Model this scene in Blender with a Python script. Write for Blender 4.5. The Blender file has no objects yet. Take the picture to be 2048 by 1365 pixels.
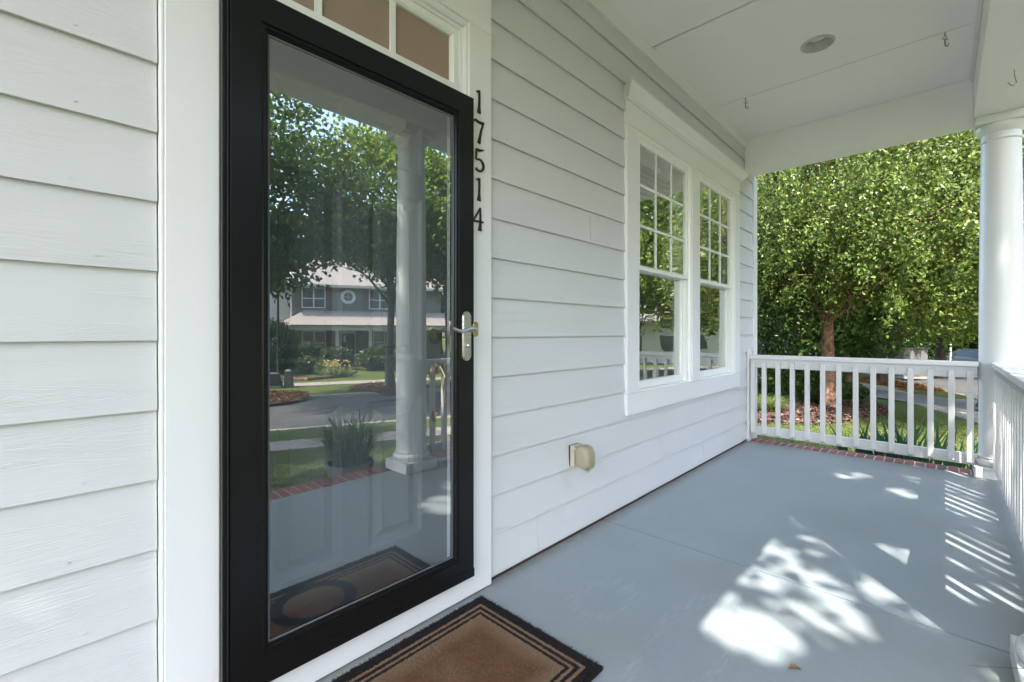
import bpy, math, random
import numpy as np
from mathutils import Vector, Matrix

# ------------------------------------------------------------------ camera, sky, sun
scene = bpy.context.scene
YAW = math.radians(43.43); F = 911.0; HY = 665.5; CZ = 1.115      # pixels of the 2048 wide photograph
C_, S_ = math.cos(YAW), math.sin(YAW)
camd = bpy.data.cameras.new('camera'); cam = bpy.data.objects.new('camera', camd)
scene.collection.objects.link(cam); scene.camera = cam
camd.sensor_width = 36; camd.lens = 36 * F / 2048; camd.shift_y = -(682.5 - HY) / 2048
camd.clip_start = 0.02; camd.clip_end = 2000
cam.location = (0, 0, CZ)
cam.rotation_euler = (math.pi / 2, 0, -(math.pi / 2 - YAW))

SUN_DIR = Vector((0.442, 0.365, -0.819)).normalized()              # the way the light travels
SUN_EL = math.asin(-SUN_DIR.z)
world = bpy.data.worlds.new('World'); scene.world = world; world.use_nodes = True
wn = world.node_tree.nodes; wl = world.node_tree.links
sky = wn.new('ShaderNodeTexSky'); sky.sky_type = 'NISHITA'; sky.sun_disc = False
sky.sun_elevation = SUN_EL; sky.sun_rotation = math.atan2(-SUN_DIR.x, -SUN_DIR.y)
sky.air_density = 1.0; sky.dust_density = 2.5; sky.ozone_density = 1.0
bg = wn['Background']; bg.inputs['Strength'].default_value = 0.15
wl.new(sky.outputs[0], bg.inputs['Color'])
sund = bpy.data.lights.new('sun', 'SUN'); sund.energy = 2.0; sund.angle = math.radians(0.53); sund.color = (1.0, 0.95, 0.87)
sun = bpy.data.objects.new('sun', sund); scene.collection.objects.link(sun)
sun.rotation_euler = SUN_DIR.to_track_quat('-Z', 'Y').to_euler(); sun.location = (-8, -8, 14)
vs = scene.view_settings; vs.view_transform = 'Standard'; vs.look = 'None'; vs.gamma = 1; vs.exposure = 2.92
scene.cycles.use_denoising = True
scene.cycles.max_bounces = 10; scene.cycles.diffuse_bounces = 5; scene.cycles.glossy_bounces = 5
scene.cycles.transparent_max_bounces = 16; scene.cycles.sample_clamp_indirect = 8

rng = np.random.default_rng(7); random.seed(7)
col = scene.collection
R = math.radians

# ------------------------------------------------------------------ terrain and pixel helpers
ROAD_A = R(22.5); UX, UY = math.cos(ROAD_A), math.sin(ROAD_A); NX, NY = math.sin(ROAD_A), -math.cos(ROAD_A)
P0 = (6.8, -11.3)
HV = [(-200, -.42), (-10.8, -.45), (-7.0, -.93), (-5.5, -1.06), (-3.3, -1.27), (-3.1, -1.29), (3.1, -1.29), (3.3, -1.27), (6, -1.25), (12, -1.2), (40, -1.0), (200, -1.0)]
def uv_of(x, y): return ((x - P0[0]) * UX + (y - P0[1]) * UY, (x - P0[0]) * NX + (y - P0[1]) * NY)
def xy_of(u, v): return (P0[0] + u * UX + v * NX, P0[1] + u * UY + v * NY)
def hv(v): return float(np.interp(v, [a for a, b in HV], [b for a, b in HV]))
def ground_z(x, y): return hv(uv_of(x, y)[1])
MIRROR_Y = 1.437
def ray(px, py, refl=False):
    r = (px - 1024) / F; q = (HY - py) / F
    d = Vector((C_ + r * S_, S_ - r * C_, q)); o = Vector((0, 0, CZ))
    if refl: o = Vector((0, 2 * MIRROR_Y, CZ)); d.y = -d.y
    return o, d
def on_ground(px, py, refl=False):
    o, d = ray(px, py, refl); t = 1.5
    while t < 150:
        p = o + d * t
        if p.z <= ground_z(p.x, p.y): break
        t += .03
    return p, t
def at_depth(px, py, t, refl=False):
    o, d = ray(px, py, refl); return o + d * t
def on_plane_y(px, py, Y):
    o, d = ray(px, py); return o + d * ((Y - o.y) / d.y)
def on_plane_z(px, py, Z):
    o, d = ray(px, py); return o + d * ((Z - o.z) / d.z)
def on_v(px, py, V):                                     # through the storm door's reflection onto a plane along the street
    o, d = ray(px, py, True)
    a = (o.x - P0[0]) * NX + (o.y - P0[1]) * NY; b = d.x * NX + d.y * NY
    p = o + d * ((V - a) / b); return uv_of(p.x, p.y)[0], p.z

# ------------------------------------------------------------------ node helpers
class NT:
    def __init__(s, name):
        s.m = bpy.data.materials.new(name); s.m.use_nodes = True; s.t = s.m.node_tree; s.n = s.t.nodes; s.l = s.t.links
        s.b = s.n['Principled BSDF']; s.out = s.n['Material Output']
    def new(s, ty, **kw):
        x = s.n.new(ty)
        for k, v in kw.items(): setattr(x, k, v)
        return x
    def put(s, sock, v):
        if isinstance(v, bpy.types.NodeSocket): s.l.new(v, sock)
        else: sock.default_value = v
    def math(s, op, a, b=0.0, clamp=False):
        x = s.new('ShaderNodeMath', operation=op); x.use_clamp = clamp; s.put(x.inputs[0], a); s.put(x.inputs[1], b); return x.outputs[0]
    def pos(s):
        return s.new('ShaderNodeNewGeometry').outputs['Position']
    def mapped(s, scale=(1, 1, 1), rot=(0, 0, 0), rand=0.0, vec=None):
        m = s.new('ShaderNodeMapping'); s.put(m.inputs['Vector'], vec or s.pos()); m.inputs['Scale'].default_value = scale; m.inputs['Rotation'].default_value = rot
        if rand:
            oi = s.new('ShaderNodeObjectInfo'); cx = s.new('ShaderNodeCombineXYZ')
            s.put(cx.inputs[0], s.math('MULTIPLY', oi.outputs['Random'], rand)); s.put(cx.inputs[1], s.math('MULTIPLY', oi.outputs['Random'], rand * .7)); s.put(cx.inputs[2], s.math('MULTIPLY', oi.outputs['Random'], rand * 1.3))
            s.l.new(cx.outputs[0], m.inputs['Location'])
        return m.outputs[0]
    def noise(s, vec, scale, detail=3, rough=.55, dist=0.0):
        x = s.new('ShaderNodeTexNoise'); s.put(x.inputs['Vector'], vec); x.inputs['Scale'].default_value = scale
        x.inputs['Detail'].default_value = detail; x.inputs['Roughness'].default_value = rough; x.inputs['Distortion'].default_value = dist
        return x.outputs['Fac']
    def ramp(s, fac, stops):
        x = s.new('ShaderNodeValToRGB'); s.put(x.inputs[0], fac); e = x.color_ramp.elements
        while len(e) < len(stops): e.new(.5)
        for i, (p, c) in enumerate(stops):
            e[i].position = p; e[i].color = (*c, 1) if not isinstance(c, (int, float)) else (c, c, c, 1)
        return x.outputs[0]
    def mix(s, fac, a, b):
        x = s.new('ShaderNodeMix', data_type='RGBA'); s.put(x.inputs[0], fac)
        for k, v in ((6, a), (7, b)): s.put(x.inputs[k], (*v, 1) if isinstance(v, tuple) else v)
        return x.outputs[2]
    def bump(s, h, strength=.3, dist=.01):
        x = s.new('ShaderNodeBump'); s.put(x.inputs['Height'], h); x.inputs['Strength'].default_value = strength; x.inputs['Distance'].default_value = dist
        s.l.new(x.outputs[0], s.b.inputs['Normal']); return x
    def base(s, c, rough=.5, metal=0.0, spec=None):
        s.put(s.b.inputs['Base Color'], (*c, 1) if isinstance(c, tuple) else c); s.put(s.b.inputs['Roughness'], rough); s.b.inputs['Metallic'].default_value = metal
        if spec is not None: s.b.inputs['Specular IOR Level'].default_value = spec
        return s

def lin(r, g, b):                                                   # sRGB bytes to linear
    return tuple(((c / 255) / 12.92 if c / 255 <= .04045 else ((c / 255 + .055) / 1.055) ** 2.4) for c in (r, g, b))

M = {}
def paint(name, c, rough=.45, var=.05, bs=.08, bsc=60, dirt=0.0):
    t = NT(name); p = t.pos(); n = t.noise(p, 1.7, 4)
    cc = t.mix(n, tuple(x * (1 - var) for x in c), tuple(min(1, x * (1 + var)) for x in c))
    if dirt:
        d = t.ramp(t.noise(p, 9, 6, .7), [(.58, 0.0), (.8, 1.0)]); cc = t.mix(t.math('MULTIPLY', d, dirt), cc, (.33, .3, .24))
    t.base(cc, rough); t.bump(t.noise(p, bsc, 3), bs, .004); M[name] = t.m; return t
def siding(name, c, grain=.42):
    t = NT(name); v = t.mapped((1.1, 1, 22), rand=37.0)
    g = t.noise(v, 1.3, 2, .5, .9); g2 = t.noise(t.mapped((7, 1, 210), rand=11.0), 1.6, 3, .6, .3)
    h = t.math('ADD', t.math('MULTIPLY', t.math('ABSOLUTE', t.math('SINE', t.math('MULTIPLY', g, 62.0))), .55), t.math('MULTIPLY', g2, .6))
    msk = t.ramp(t.noise(t.mapped((1.1, 1, 5), rand=23.0), 1.8, 2), [(.36, 0.12), (.62, 1.0)])
    n = t.noise(t.pos(), 2.2, 4); oi = t.new('ShaderNodeObjectInfo')
    cc = t.mix(n, tuple(x * .965 for x in c), tuple(x * 1.03 for x in c))
    cc = t.mix(t.math('MULTIPLY', oi.outputs['Random'], .10), cc, tuple(x * .9 for x in c))
    sp = t.ramp(t.noise(t.pos(), 46, 2, .5), [(.78, 0.0), (.83, .5)]); cc = t.mix(sp, cc, (.42, .4, .35))
    t.base(cc, .5); t.bump(t.math('MULTIPLY', h, msk), grain, .0022); M[name] = t.m
siding('siding_paint', (.615, .605, .605), .42)
paint('trim_paint', (.76, .74, .735), .38, .03, .1, 90)
paint('rail_paint', (.68, .67, .655), .4, .04, .12, 80, dirt=.25)
paint('column_paint', (.70, .70, .70), .36, .03, .12, 45, dirt=.1)
paint('ceiling_paint', (.88, .85, .845), .5, .04, .12, 55, dirt=.08)
paint('door_paint', (.115, .13, .145), .45, .03, .05)
paint('frame_vinyl', (.8, .8, .765), .35, .02, .03)
paint('black_metal', (.007, .007, .0075), .3, .2, .03, 200).b.inputs['Specular IOR Level'].default_value = .3
paint('seal', (.02, .02, .02), .6, .1, .05)
t = NT('satin_nickel'); n = t.noise(t.pos(), 120, 3); t.base((.6, .575, .55), t.math('ADD', t.math('MULTIPLY', n, .2), .2), 1.0); M['nickel'] = t.m
t = NT('old_brass'); n = t.noise(t.pos(), 60, 4); t.base(t.mix(n, (.62, .48, .25), (.4, .33, .22)), .25, 1.0); M['brass'] = t.m
t = NT('rusty_steel'); n = t.noise(t.pos(), 140, 4); t.base(t.mix(t.ramp(n, [(.45, 0.), (.6, 1.)]), (.4, .38, .35), (.2, .12, .07)), .45, .8); M['steel'] = t.m
t = NT('number_bronze'); t.base((.035, .026, .02), .4, .4); M['number'] = t.m
t = NT('beige_plastic'); n = t.noise(t.pos(), 25, 4); t.base(t.mix(n, (.42, .38, .27), (.52, .48, .37)), .4); M['beige'] = t.m
t = NT('smoky_plastic'); n = t.noise(t.pos(), 30, 4); t.base(t.mix(n, (.36, .31, .19), (.46, .42, .3)), .3); t.b.inputs['Transmission Weight'].default_value = .25; M['smoky'] = t.m

def glass(name, f0, tint=(.9, .94, .92), wave=0.0, wscale=2.0):
    t = NT(name); t.n.remove(t.b)
    tr = t.new('ShaderNodeBsdfTransparent'); tr.inputs[0].default_value = (*tint, 1)
    gl = t.new('ShaderNodeBsdfGlossy'); gl.inputs['Roughness'].default_value = 0.0
    gl.inputs['Color'].default_value = (.97, 1, .98, 1)
    g_ = t.new('ShaderNodeNewGeometry'); dt = t.new('ShaderNodeVectorMath', operation='DOT_PRODUCT'); t.l.new(g_.outputs['Normal'], dt.inputs[0]); t.l.new(g_.outputs['Incoming'], dt.inputs[1])
    sc_ = t.math('POWER', t.math('SUBTRACT', 1.0, t.math('ABSOLUTE', dt.outputs['Value']), True), 5.0)      # Schlick, the same from both sides of the pane
    fr = t.math('ADD', f0, t.math('MULTIPLY', sc_, 1.0 - f0), True)
    if wave:
        b = t.new('ShaderNodeBump'); b.inputs['Strength'].default_value = 1; b.inputs['Distance'].default_value = wave
        t.put(b.inputs['Height'], t.noise(t.mapped((1, 1, .8)), wscale, 1.0)); t.l.new(b.outputs[0], gl.inputs['Normal'])
    mx = t.new('ShaderNodeMixShader'); t.put(mx.inputs[0], fr); t.l.new(tr.outputs[0], mx.inputs[1]); t.l.new(gl.outputs[0], mx.inputs[2])
    t.l.new(mx.outputs[0], t.out.inputs['Surface']); M[name] = t.m
glass('door_glass', .31, (.88, .91, .91))
glass('window_glass', .45, (.92, .94, .92), .0025, 2.6)
glass('far_glass', .14, (.7, .75, .75))
t = NT('painted_interior_pane'); n = t.noise(t.pos(), 1.5, 2); t.base(t.mix(n, (.27, .19, .14), (.33, .235, .17)), .03, spec=.8); M['painted_interior'] = t.m  # opaque brown pane, the warm lit interior painted into its colour

# painted porch slab
t = NT('porch_floor_paint'); p = t.pos()
n1 = t.noise(p, .9, 5, .6); n2 = t.noise(p, 55, 3, .6); n3 = t.noise(t.mapped((1.2, 9, 1), (0, 0, R(18))), 3, 4)
cc = t.mix(t.ramp(n1, [(.3, 0.), (.7, 1.)]), (.235, .272, .292), (.32, .355, .372))
cc = t.mix(t.math('MULTIPLY', n3, .35), cc, (.25, .29, .30))
cc = t.mix(t.math('MULTIPLY', t.ramp(n2, [(.62, 0.), (.75, 1.)]), .35), cc, (.15, .19, .22))
sx = t.new('ShaderNodeSeparateXYZ'); t.l.new(p, sx.inputs[0])
def ring(cx, cy, rx, ry, wid, amt):
    dx = t.math('DIVIDE', t.math('SUBTRACT', sx.outputs[0], cx), rx); dy = t.math('DIVIDE', t.math('SUBTRACT', sx.outputs[1], cy), ry)
    r = t.math('SQRT', t.math('ADD', t.math('MULTIPLY', dx, dx), t.math('MULTIPLY', dy, dy)))
    r = t.math('ADD', r, t.math('MULTIPLY', t.math('SUBTRACT', t.noise(p, 4, 3), .5), .8))
    k = t.math('SUBTRACT', 1.0, t.math('DIVIDE', t.math('ABSOLUTE', t.math('SUBTRACT', r, 1.0)), wid), True)
    st = t.ramp(t.noise(t.mapped((10, 60, 1), (0, 0, R(-25))), 1.4, 5, .7, .8), [(.47, 0.), (.62, 1.)])
    return t.math('MULTIPLY', t.math('MULTIPLY', k, st), amt)
q = on_plane_z(1205, 1195, 0); q2 = on_plane_z(1140, 1082, 0); q3 = on_plane_z(1380, 1290, 0)
scf = t.math('ADD', ring(q.x, q.y, .16, .10, .5, .16), t.math('ADD', ring(q2.x, q2.y, .06, .03, .6, .5), ring(q3.x, q3.y, .35, .12, .25, .2)), True)
spk = t.ramp(t.noise(p, 23, 2), [(.765, 0.), (.79, .8)])
cc = t.mix(scf, cc, (.55, .58, .6)); cc = t.mix(t.math('MULTIPLY', spk, .6), cc, (.5, .52, .53))
wd = t.math('SUBTRACT', 1.0, t.math('DIVIDE', t.math('SUBTRACT', 1.47, sx.outputs[1]), .09), True)
wdn = t.math('MULTIPLY', wd, t.ramp(t.noise(p, 14, 5, .7), [(.3, .15), (.65, .85)])); cc = t.mix(wdn, cc, (.21, .19, .135))
gr = t.ramp(t.noise(p, 120, 2), [(.70, 0.), (.76, 1.)]); cc = t.mix(t.math('MULTIPLY', gr, .5), cc, (.09, .09, .085)); al = t.math('MULTIPLY', t.ramp(t.noise(p, 1.6, 5, .7), [(.5, 0.), (.72, 1.)]), .5); cc = t.mix(al, cc, (.27, .28, .235))
t.base(cc, t.math('ADD', .34, t.math('MULTIPLY', n1, .25))); t.bump(t.math('ADD', n2, t.math('MULTIPLY', n3, .6)), .12, .003); M['floor'] = t.m
t = NT('joint_filler'); t.base((.075, .085, .14), .7); M['joint'] = t.m

def brickmat(name, stops, rand=True):
    t = NT(name); oi = t.new('ShaderNodeObjectInfo'); n = t.noise(t.mapped((1, 1, 1), rand=5.), 38, 5, .7)
    c = t.ramp(oi.outputs['Random'], stops); c = t.mix(t.ramp(n, [(.35, 0.), (.7, .55)]), c, (.12, .055, .045))
    t.base(c, .85); t.bump(n, .5, .006); M[name] = t.m
brickmat('brick', [(0, (.27, .085, .06)), (.35, (.33, .115, .085)), (.6, (.22, .07, .055)), (.8, (.20, .105, .085)), (1, (.15, .085, .075))])
t = NT('mortar'); n = t.noise(t.pos(), 60, 5, .7); t.base(t.mix(n, (.42, .36, .29), (.6, .53, .44)), .9); t.bump(n, .4, .005); M['mortar'] = t.m
t = NT('concrete'); n = t.noise(t.pos(), 3, 6, .65); n2 = t.noise(t.pos(), 60, 3)
t.base(t.mix(n, (.24, .205, .175), (.35, .31, .265)), .85); t.bump(n2, .3, .004); M['concrete'] = t.m
t = NT('driveway_concrete'); n = t.noise(t.pos(), 3, 6, .65); t.base(t.mix(n, (.13, .127, .125), (.2, .195, .19)), .85); M['driveway'] = t.m
t = NT('asphalt'); n = t.noise(t.pos(), 1.2, 6, .65); n2 = t.noise(t.pos(), 90, 3)
t.base(t.mix(n, (.04, .04, .042), (.075, .073, .07)), .8); t.bump(n2, .4, .006); M['asphalt'] = t.m
t = NT('lawn_soil'); n = t.noise(t.pos(), .7, 6, .65); n2 = t.noise(t.pos(), 28, 4, .7)
t.base(t.mix(n2, t.mix(n, (.03, .055, .012), (.08, .11, .03)), t.mix(n, (.07, .10, .025), (.15, .17, .055))), .95, spec=.1); t.bump(n2, .8, .03); M['lawn'] = t.m
t = NT('bark_mulch'); n = t.noise(t.pos(), 30, 5, .7); t.base(t.mix(n, (.05, .03, .025), (.15, .09, .07)), .95, spec=.1); t.bump(n, 1., .03); M['mulch'] = t.m
def chipmat(name, stops):
    t = NT(name); g = t.new('ShaderNodeNewGeometry'); t.base(t.ramp(g.outputs['Random Per Island'], stops), .8, spec=.2); M[name] = t.m
chipmat('mulch_chips', [(0, (.03, .018, .015)), (.45, (.075, .043, .034)), (.8, (.15, .092, .07)), (1, (.26, .175, .135))])
chipmat('pine_straw', [(0, (.12, .05, .022)), (.5, (.24, .11, .05)), (1, (.36, .2, .1))])

def leafmat(name, dark, mid, light, rough=.45, transl=.28, spec=.4):
    t = NT(name); g = t.new('ShaderNodeNewGeometry')
    c = t.ramp(g.outputs['Random Per Island'], [(0, dark), (.55, mid), (1, light)])
    n = t.noise(t.pos(), .8, 2); c = t.mix(t.math('MULTIPLY', n, .45), c, tuple(x * .6 for x in mid))
    t.base(c, rough, spec=spec)
    tl = t.new('ShaderNodeBsdfTranslucent'); hs = t.mix(.5, c, tuple(min(1, x * 1.9) for x in light)); t.l.new(hs, tl.inputs[0])
    mx = t.new('ShaderNodeMixShader'); mx.inputs[0].default_value = transl
    t.l.new(t.b.outputs[0], mx.inputs[1]); t.l.new(tl.outputs[0], mx.inputs[2]); t.l.new(mx.outputs[0], t.out.inputs['Surface']); M[name] = t.m
leafmat('birch_leaf', (.018, .045, .007), (.085, .145, .022), (.29, .345, .09), .42, .3, .4)
leafmat('holly_leaf', (.02, .05, .012), (.04, .085, .018), (.075, .14, .03), .28, .15, .6)
leafmat('maple_leaf', (.03, .075, .01), (.095, .175, .02), (.21, .28, .04), .45, .5)
leafmat('oak_leaf', (.018, .045, .008), (.045, .10, .014), (.11, .175, .028), .45, .4)
leafmat('shrub_leaf', (.025, .055, .012), (.055, .1, .02), (.1, .15, .03), .4, .22)
leafmat('bright_shrub_leaf', (.06, .1, .02), (.12, .17, .03), (.2, .24, .06), .45, .25)
leafmat('iris_leaf', (.01, .045, .022), (.02, .07, .032), (.04, .11, .045), .35, .2)
leafmat('strap_leaf', (.07, .12, .03), (.14, .19, .05), (.26, .3, .1), .4, .3)
leafmat('yucca_leaf', (.06, .08, .04), (.12, .14, .06), (.25, .22, .09), .4, .2)
leafmat('grass_blade', (.035, .065, .012), (.085, .12, .028), (.19, .2, .07), .5, .25)
leafmat('yellow_petal', (.5, .33, .08), (.62, .42, .12), (.7, .55, .25), .5, .3)
def barkmat(name, a, b, sc=(6, 6, 1.2), st=.9):
    t = NT(name); n = t.noise(t.mapped(sc), 3.2, 6, .7, .6); t.base(t.mix(t.ramp(n, [(.35, 0.), (.65, 1.)]), a, b), .85, spec=.2); t.bump(n, st, .05); M[name] = t.m
barkmat('birch_bark', (.13, .055, .035), (.52, .32, .23), (4, 4, 3.), 1.)
barkmat('oak_bark', (.045, .035, .028), (.12, .095, .075))
barkmat('maple_bark', (.07, .06, .05), (.16, .14, .12))
t = NT('roof_shingle'); n = t.noise(t.mapped((6, 6, 18)), 2, 4); t.base(t.mix(n, (.25, .215, .185), (.38, .33, .29)), .9); t.bump(n, .5, .02); M['shingle'] = t.m
paint('olive_siding', (.19, .2, .165), .6, .06); paint('cream_paint', (.62, .6, .52), .5, .04); paint('white_siding', (.75, .74, .7), .5, .04)
paint('shutter_brown', (.17, .12, .08), .5, .08); paint('dark_door', (.03, .028, .03), .4, .1); paint('tan_wall', (.42, .33, .23), .7, .05)
paint('blind_white', (.72, .72, .69), .5, .03); paint('interior_stand_in', (.46, .34, .245), .8, .05); paint('wood', (.3, .18, .1), .4, .2); paint('interior_floor', (.2, .13, .08), .35, .1)
paint('lamp_black', (.015, .015, .016), .4, .2); paint('bin_green', (.05, .055, .05), .6, .1); paint('cabinet_grey', (.13, .13, .125), .6, .06); paint('pot_grey', (.11, .115, .125), .6, .15)
paint('car_silver', (.2, .205, .21), .25, .03); paint('tyre', (.02, .02, .02), .8, .1); paint('sign_red', (.4, .03, .025), .4, .05); paint('brick_edge', (.25, .12, .09), .9, .25)
paint('grey_roof', (.2, .19, .185), .9, .15); paint('lamp_lens', (.78, .75, .68), .3, .02); paint('lamp_trim', (.5, .5, .47), .3, .03); paint('flag_red', (.5, .05, .05), .6, .05)

# ------------------------------------------------------------------ mesh helpers
ORG = {}
def thing(name, label, cat, loc=(0, 0, 0), group=None):
    o = bpy.data.objects.new(name, None); col.objects.link(o); o.location = loc; o.empty_display_size = .1
    o['label'] = label; o['category'] = cat
    if group: o['group'] = group
    ORG[o.name] = Vector(loc); return o
def tag(o, label=None, cat=None, group=None, kind=None):
    for k, v in (('label', label), ('category', cat), ('group', group), ('kind', kind)):
        if v: o[k] = v
    return o
def link_mesh(name, me, parent=None, loc=None, rot=None):
    o = bpy.data.objects.new(name, me); col.objects.link(o)
    base = Vector((0, 0, 0))
    if parent: o.parent = parent; base = ORG[parent.name]
    if loc is not None: o.location = Vector(loc) - base
    if rot: o.rotation_euler = rot
    ORG[o.name] = Vector(loc) if loc is not None else base
    return o
class MB:
    def __init__(s, xf=None): s.v = []; s.f = []; s.xf = xf
    def add(s, vs, fs):
        b = len(s.v)
        if s.xf: vs = [s.xf(*p) for p in vs]
        s.v += [tuple(p) for p in vs]; s.f += [tuple(i + b for i in f) for f in fs]; return s
    def box(s, x0, x1, y0, y1, z0, z1):
        return s.add([(x0, y0, z0), (x1, y0, z0), (x1, y1, z0), (x0, y1, z0), (x0, y0, z1), (x1, y0, z1), (x1, y1, z1), (x0, y1, z1)],
                     [(3, 2, 1, 0), (4, 5, 6, 7), (0, 1, 5, 4), (1, 2, 6, 5), (2, 3, 7, 6), (3, 0, 4, 7)])
    def prism(s, pts, a, b, axis='x'):                  # closed outline pts (p,q) swept along an axis
        n = len(pts); V = []
        for k in (a, b):
            for p, q in pts: V.append((k, p, q) if axis == 'x' else (p, k, q) if axis == 'y' else (p, q, k))
        return s.add(V, [tuple(range(n))[::-1], tuple(range(n, 2 * n))] + [(i, (i + 1) % n, n + (i + 1) % n, n + i) for i in range(n)])
    def lathe(s, prof, c=(0, 0, 0), seg=32, axis='z', cap=True):
        V = []; n = len(prof)
        for k in range(seg):
            a = 2 * math.pi * k / seg
            for r, h in prof:
                p = (r * math.cos(a), r * math.sin(a), h)
                if axis == 'y': p = (p[0], p[2], p[1])
                elif axis == 'x': p = (p[2], p[0], p[1])
                V.append((p[0] + c[0], p[1] + c[1], p[2] + c[2]))
        Fs = [(k * n + i, ((k + 1) % seg) * n + i, ((k + 1) % seg) * n + i + 1, k * n + i + 1) for k in range(seg) for i in range(n - 1)]
        if cap: Fs += [tuple(k * n for k in range(seg))[::-1], tuple(k * n + n - 1 for k in range(seg))]
        return s.add(V, Fs)
    def tube(s, pts, radii, seg=8):
        P = [Vector(p) for p in pts]; V = []
        if isinstance(radii, (int, float)): radii = [radii] * len(P)
        for i, p in enumerate(P):
            d = (P[min(i + 1, len(P) - 1)] - P[max(i - 1, 0)]).normalized()
            a = d.cross(Vector((0, 0, 1)) if abs(d.z) < .9 else Vector((1, 0, 0))).normalized(); b = d.cross(a)
            for k in range(seg):
                an = 2 * math.pi * k / seg; V.append(p + (a * math.cos(an) + b * math.sin(an)) * radii[i])
        n = len(P)
        Fs = [(i * seg + k, i * seg + (k + 1) % seg, (i + 1) * seg + (k + 1) % seg, (i + 1) * seg + k) for i in range(n - 1) for k in range(seg)]
        Fs += [tuple(range(seg))[::-1], tuple((n - 1) * seg + k for k in range(seg))]
        return s.add(V, Fs)
    def frame(s, x0, x1, z0, z1, prof):                 # mitred rectangular frame in the wall plane; prof = closed [(inset, y)]
        n = len(prof); V = []
        for cx, cz, sx, sz in ((x0, z0, 1, 1), (x1, z0, -1, 1), (x1, z1, -1, -1), (x0, z1, 1, -1)):
            for i, y in prof: V.append((cx + sx * i, y, cz + sz * i))
        return s.add(V, [(c * n + i, ((c + 1) % 4) * n + i, ((c + 1) % 4) * n + (i + 1) % n, c * n + (i + 1) % n) for c in range(4) for i in range(n)])
    def mesh(s, name, mat, off=Vector((0, 0, 0)), smooth=False):
        me = bpy.data.meshes.new(name); me.from_pydata([(x - off[0], y - off[1], z - off[2]) for x, y, z in s.v], [], s.f); me.materials.append(M[mat])
        import bmesh
        b = bmesh.new(); b.from_mesh(me); bmesh.ops.recalc_face_normals(b, faces=b.faces); b.to_mesh(me); b.free()
        if smooth: me.polygons.foreach_set('use_smooth', [True] * len(me.polygons))
        me.update(); return me
    def build(s, name, mat, parent=None, smooth=False, bevel=0, loc=None):
        off = Vector(loc) if loc is not None else (ORG[parent.name] if parent else Vector((0, 0, 0)))
        o = link_mesh(name, s.mesh(name, mat, off, smooth), parent, loc)
        if smooth:
            try: o.data.set_sharp_from_angle(angle=R(38))
            except Exception: pass
        if bevel:
            m = o.modifiers.new('bevel', 'BEVEL'); m.width = bevel; m.segments = 2; m.limit_method = 'ANGLE'
        return o
def quick(name, mat, parent, *b, bevel=0, xf=None): return MB(xf).box(*b).build(name, mat, parent, bevel=bevel)

def raw_mesh(name, V, Q, mat, smooth=False):             # numpy verts and equal-sized faces
    me = bpy.data.meshes.new(name); k = Q.shape[1]
    me.vertices.add(len(V)); me.vertices.foreach_set('co', V.astype(np.float32).ravel())
    me.loops.add(Q.size); me.loops.foreach_set('vertex_index', Q.astype(np.int32).ravel())
    me.polygons.add(len(Q)); me.polygons.foreach_set('loop_start', np.arange(0, Q.size, k, dtype=np.int32)); me.polygons.foreach_set('loop_total', np.full(len(Q), k, dtype=np.int32))
    if smooth: me.polygons.foreach_set('use_smooth', np.ones(len(Q), dtype=bool))
    me.materials.append(M[mat]); me.update(calc_edges=True); return me
def unit(a): return a / np.maximum(np.linalg.norm(a, axis=1, keepdims=True), 1e-9)
def leaves(P, D, Nn, L, W, fold=.25):                    # ovate folded leaves: centre, direction, normal, length, width
    D = unit(D); S = unit(np.cross(D, Nn)); Nn = np.cross(S, D); L = L[:, None]; W = W[:, None]
    b = P - D * L * .5; tip = P + D * L * .5 - Nn * L * .12
    up = Nn * W * fold
    l1 = P - D * L * .2 - S * W * .42 + up; l2 = P + D * L * .15 - S * W * .45 + up
    r1 = P - D * L * .2 + S * W * .42 + up; r2 = P + D * L * .15 + S * W * .45 + up
    V = np.stack([b, l1, l2, tip, r2, r1], 1).reshape(-1, 3)
    i = np.arange(len(P))[:, None] * 6
    Q = np.concatenate([i + np.array([[0, 1, 2, 3]]), i + np.array([[0, 3, 4, 5]])], 0)
    return V, Q
def rand_dirs(n, up=0.0):
    d = rng.normal(size=(n, 3)); d[:, 2] += up; return unit(d)
def blob_points(n, c, r, shell=.45):
    d = rand_dirs(n); s = (shell ** 3 + (1 - shell ** 3) * rng.random(n)) ** (1 / 3)
    return np.array(c) + d * s[:, None] * np.array(r)

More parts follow.
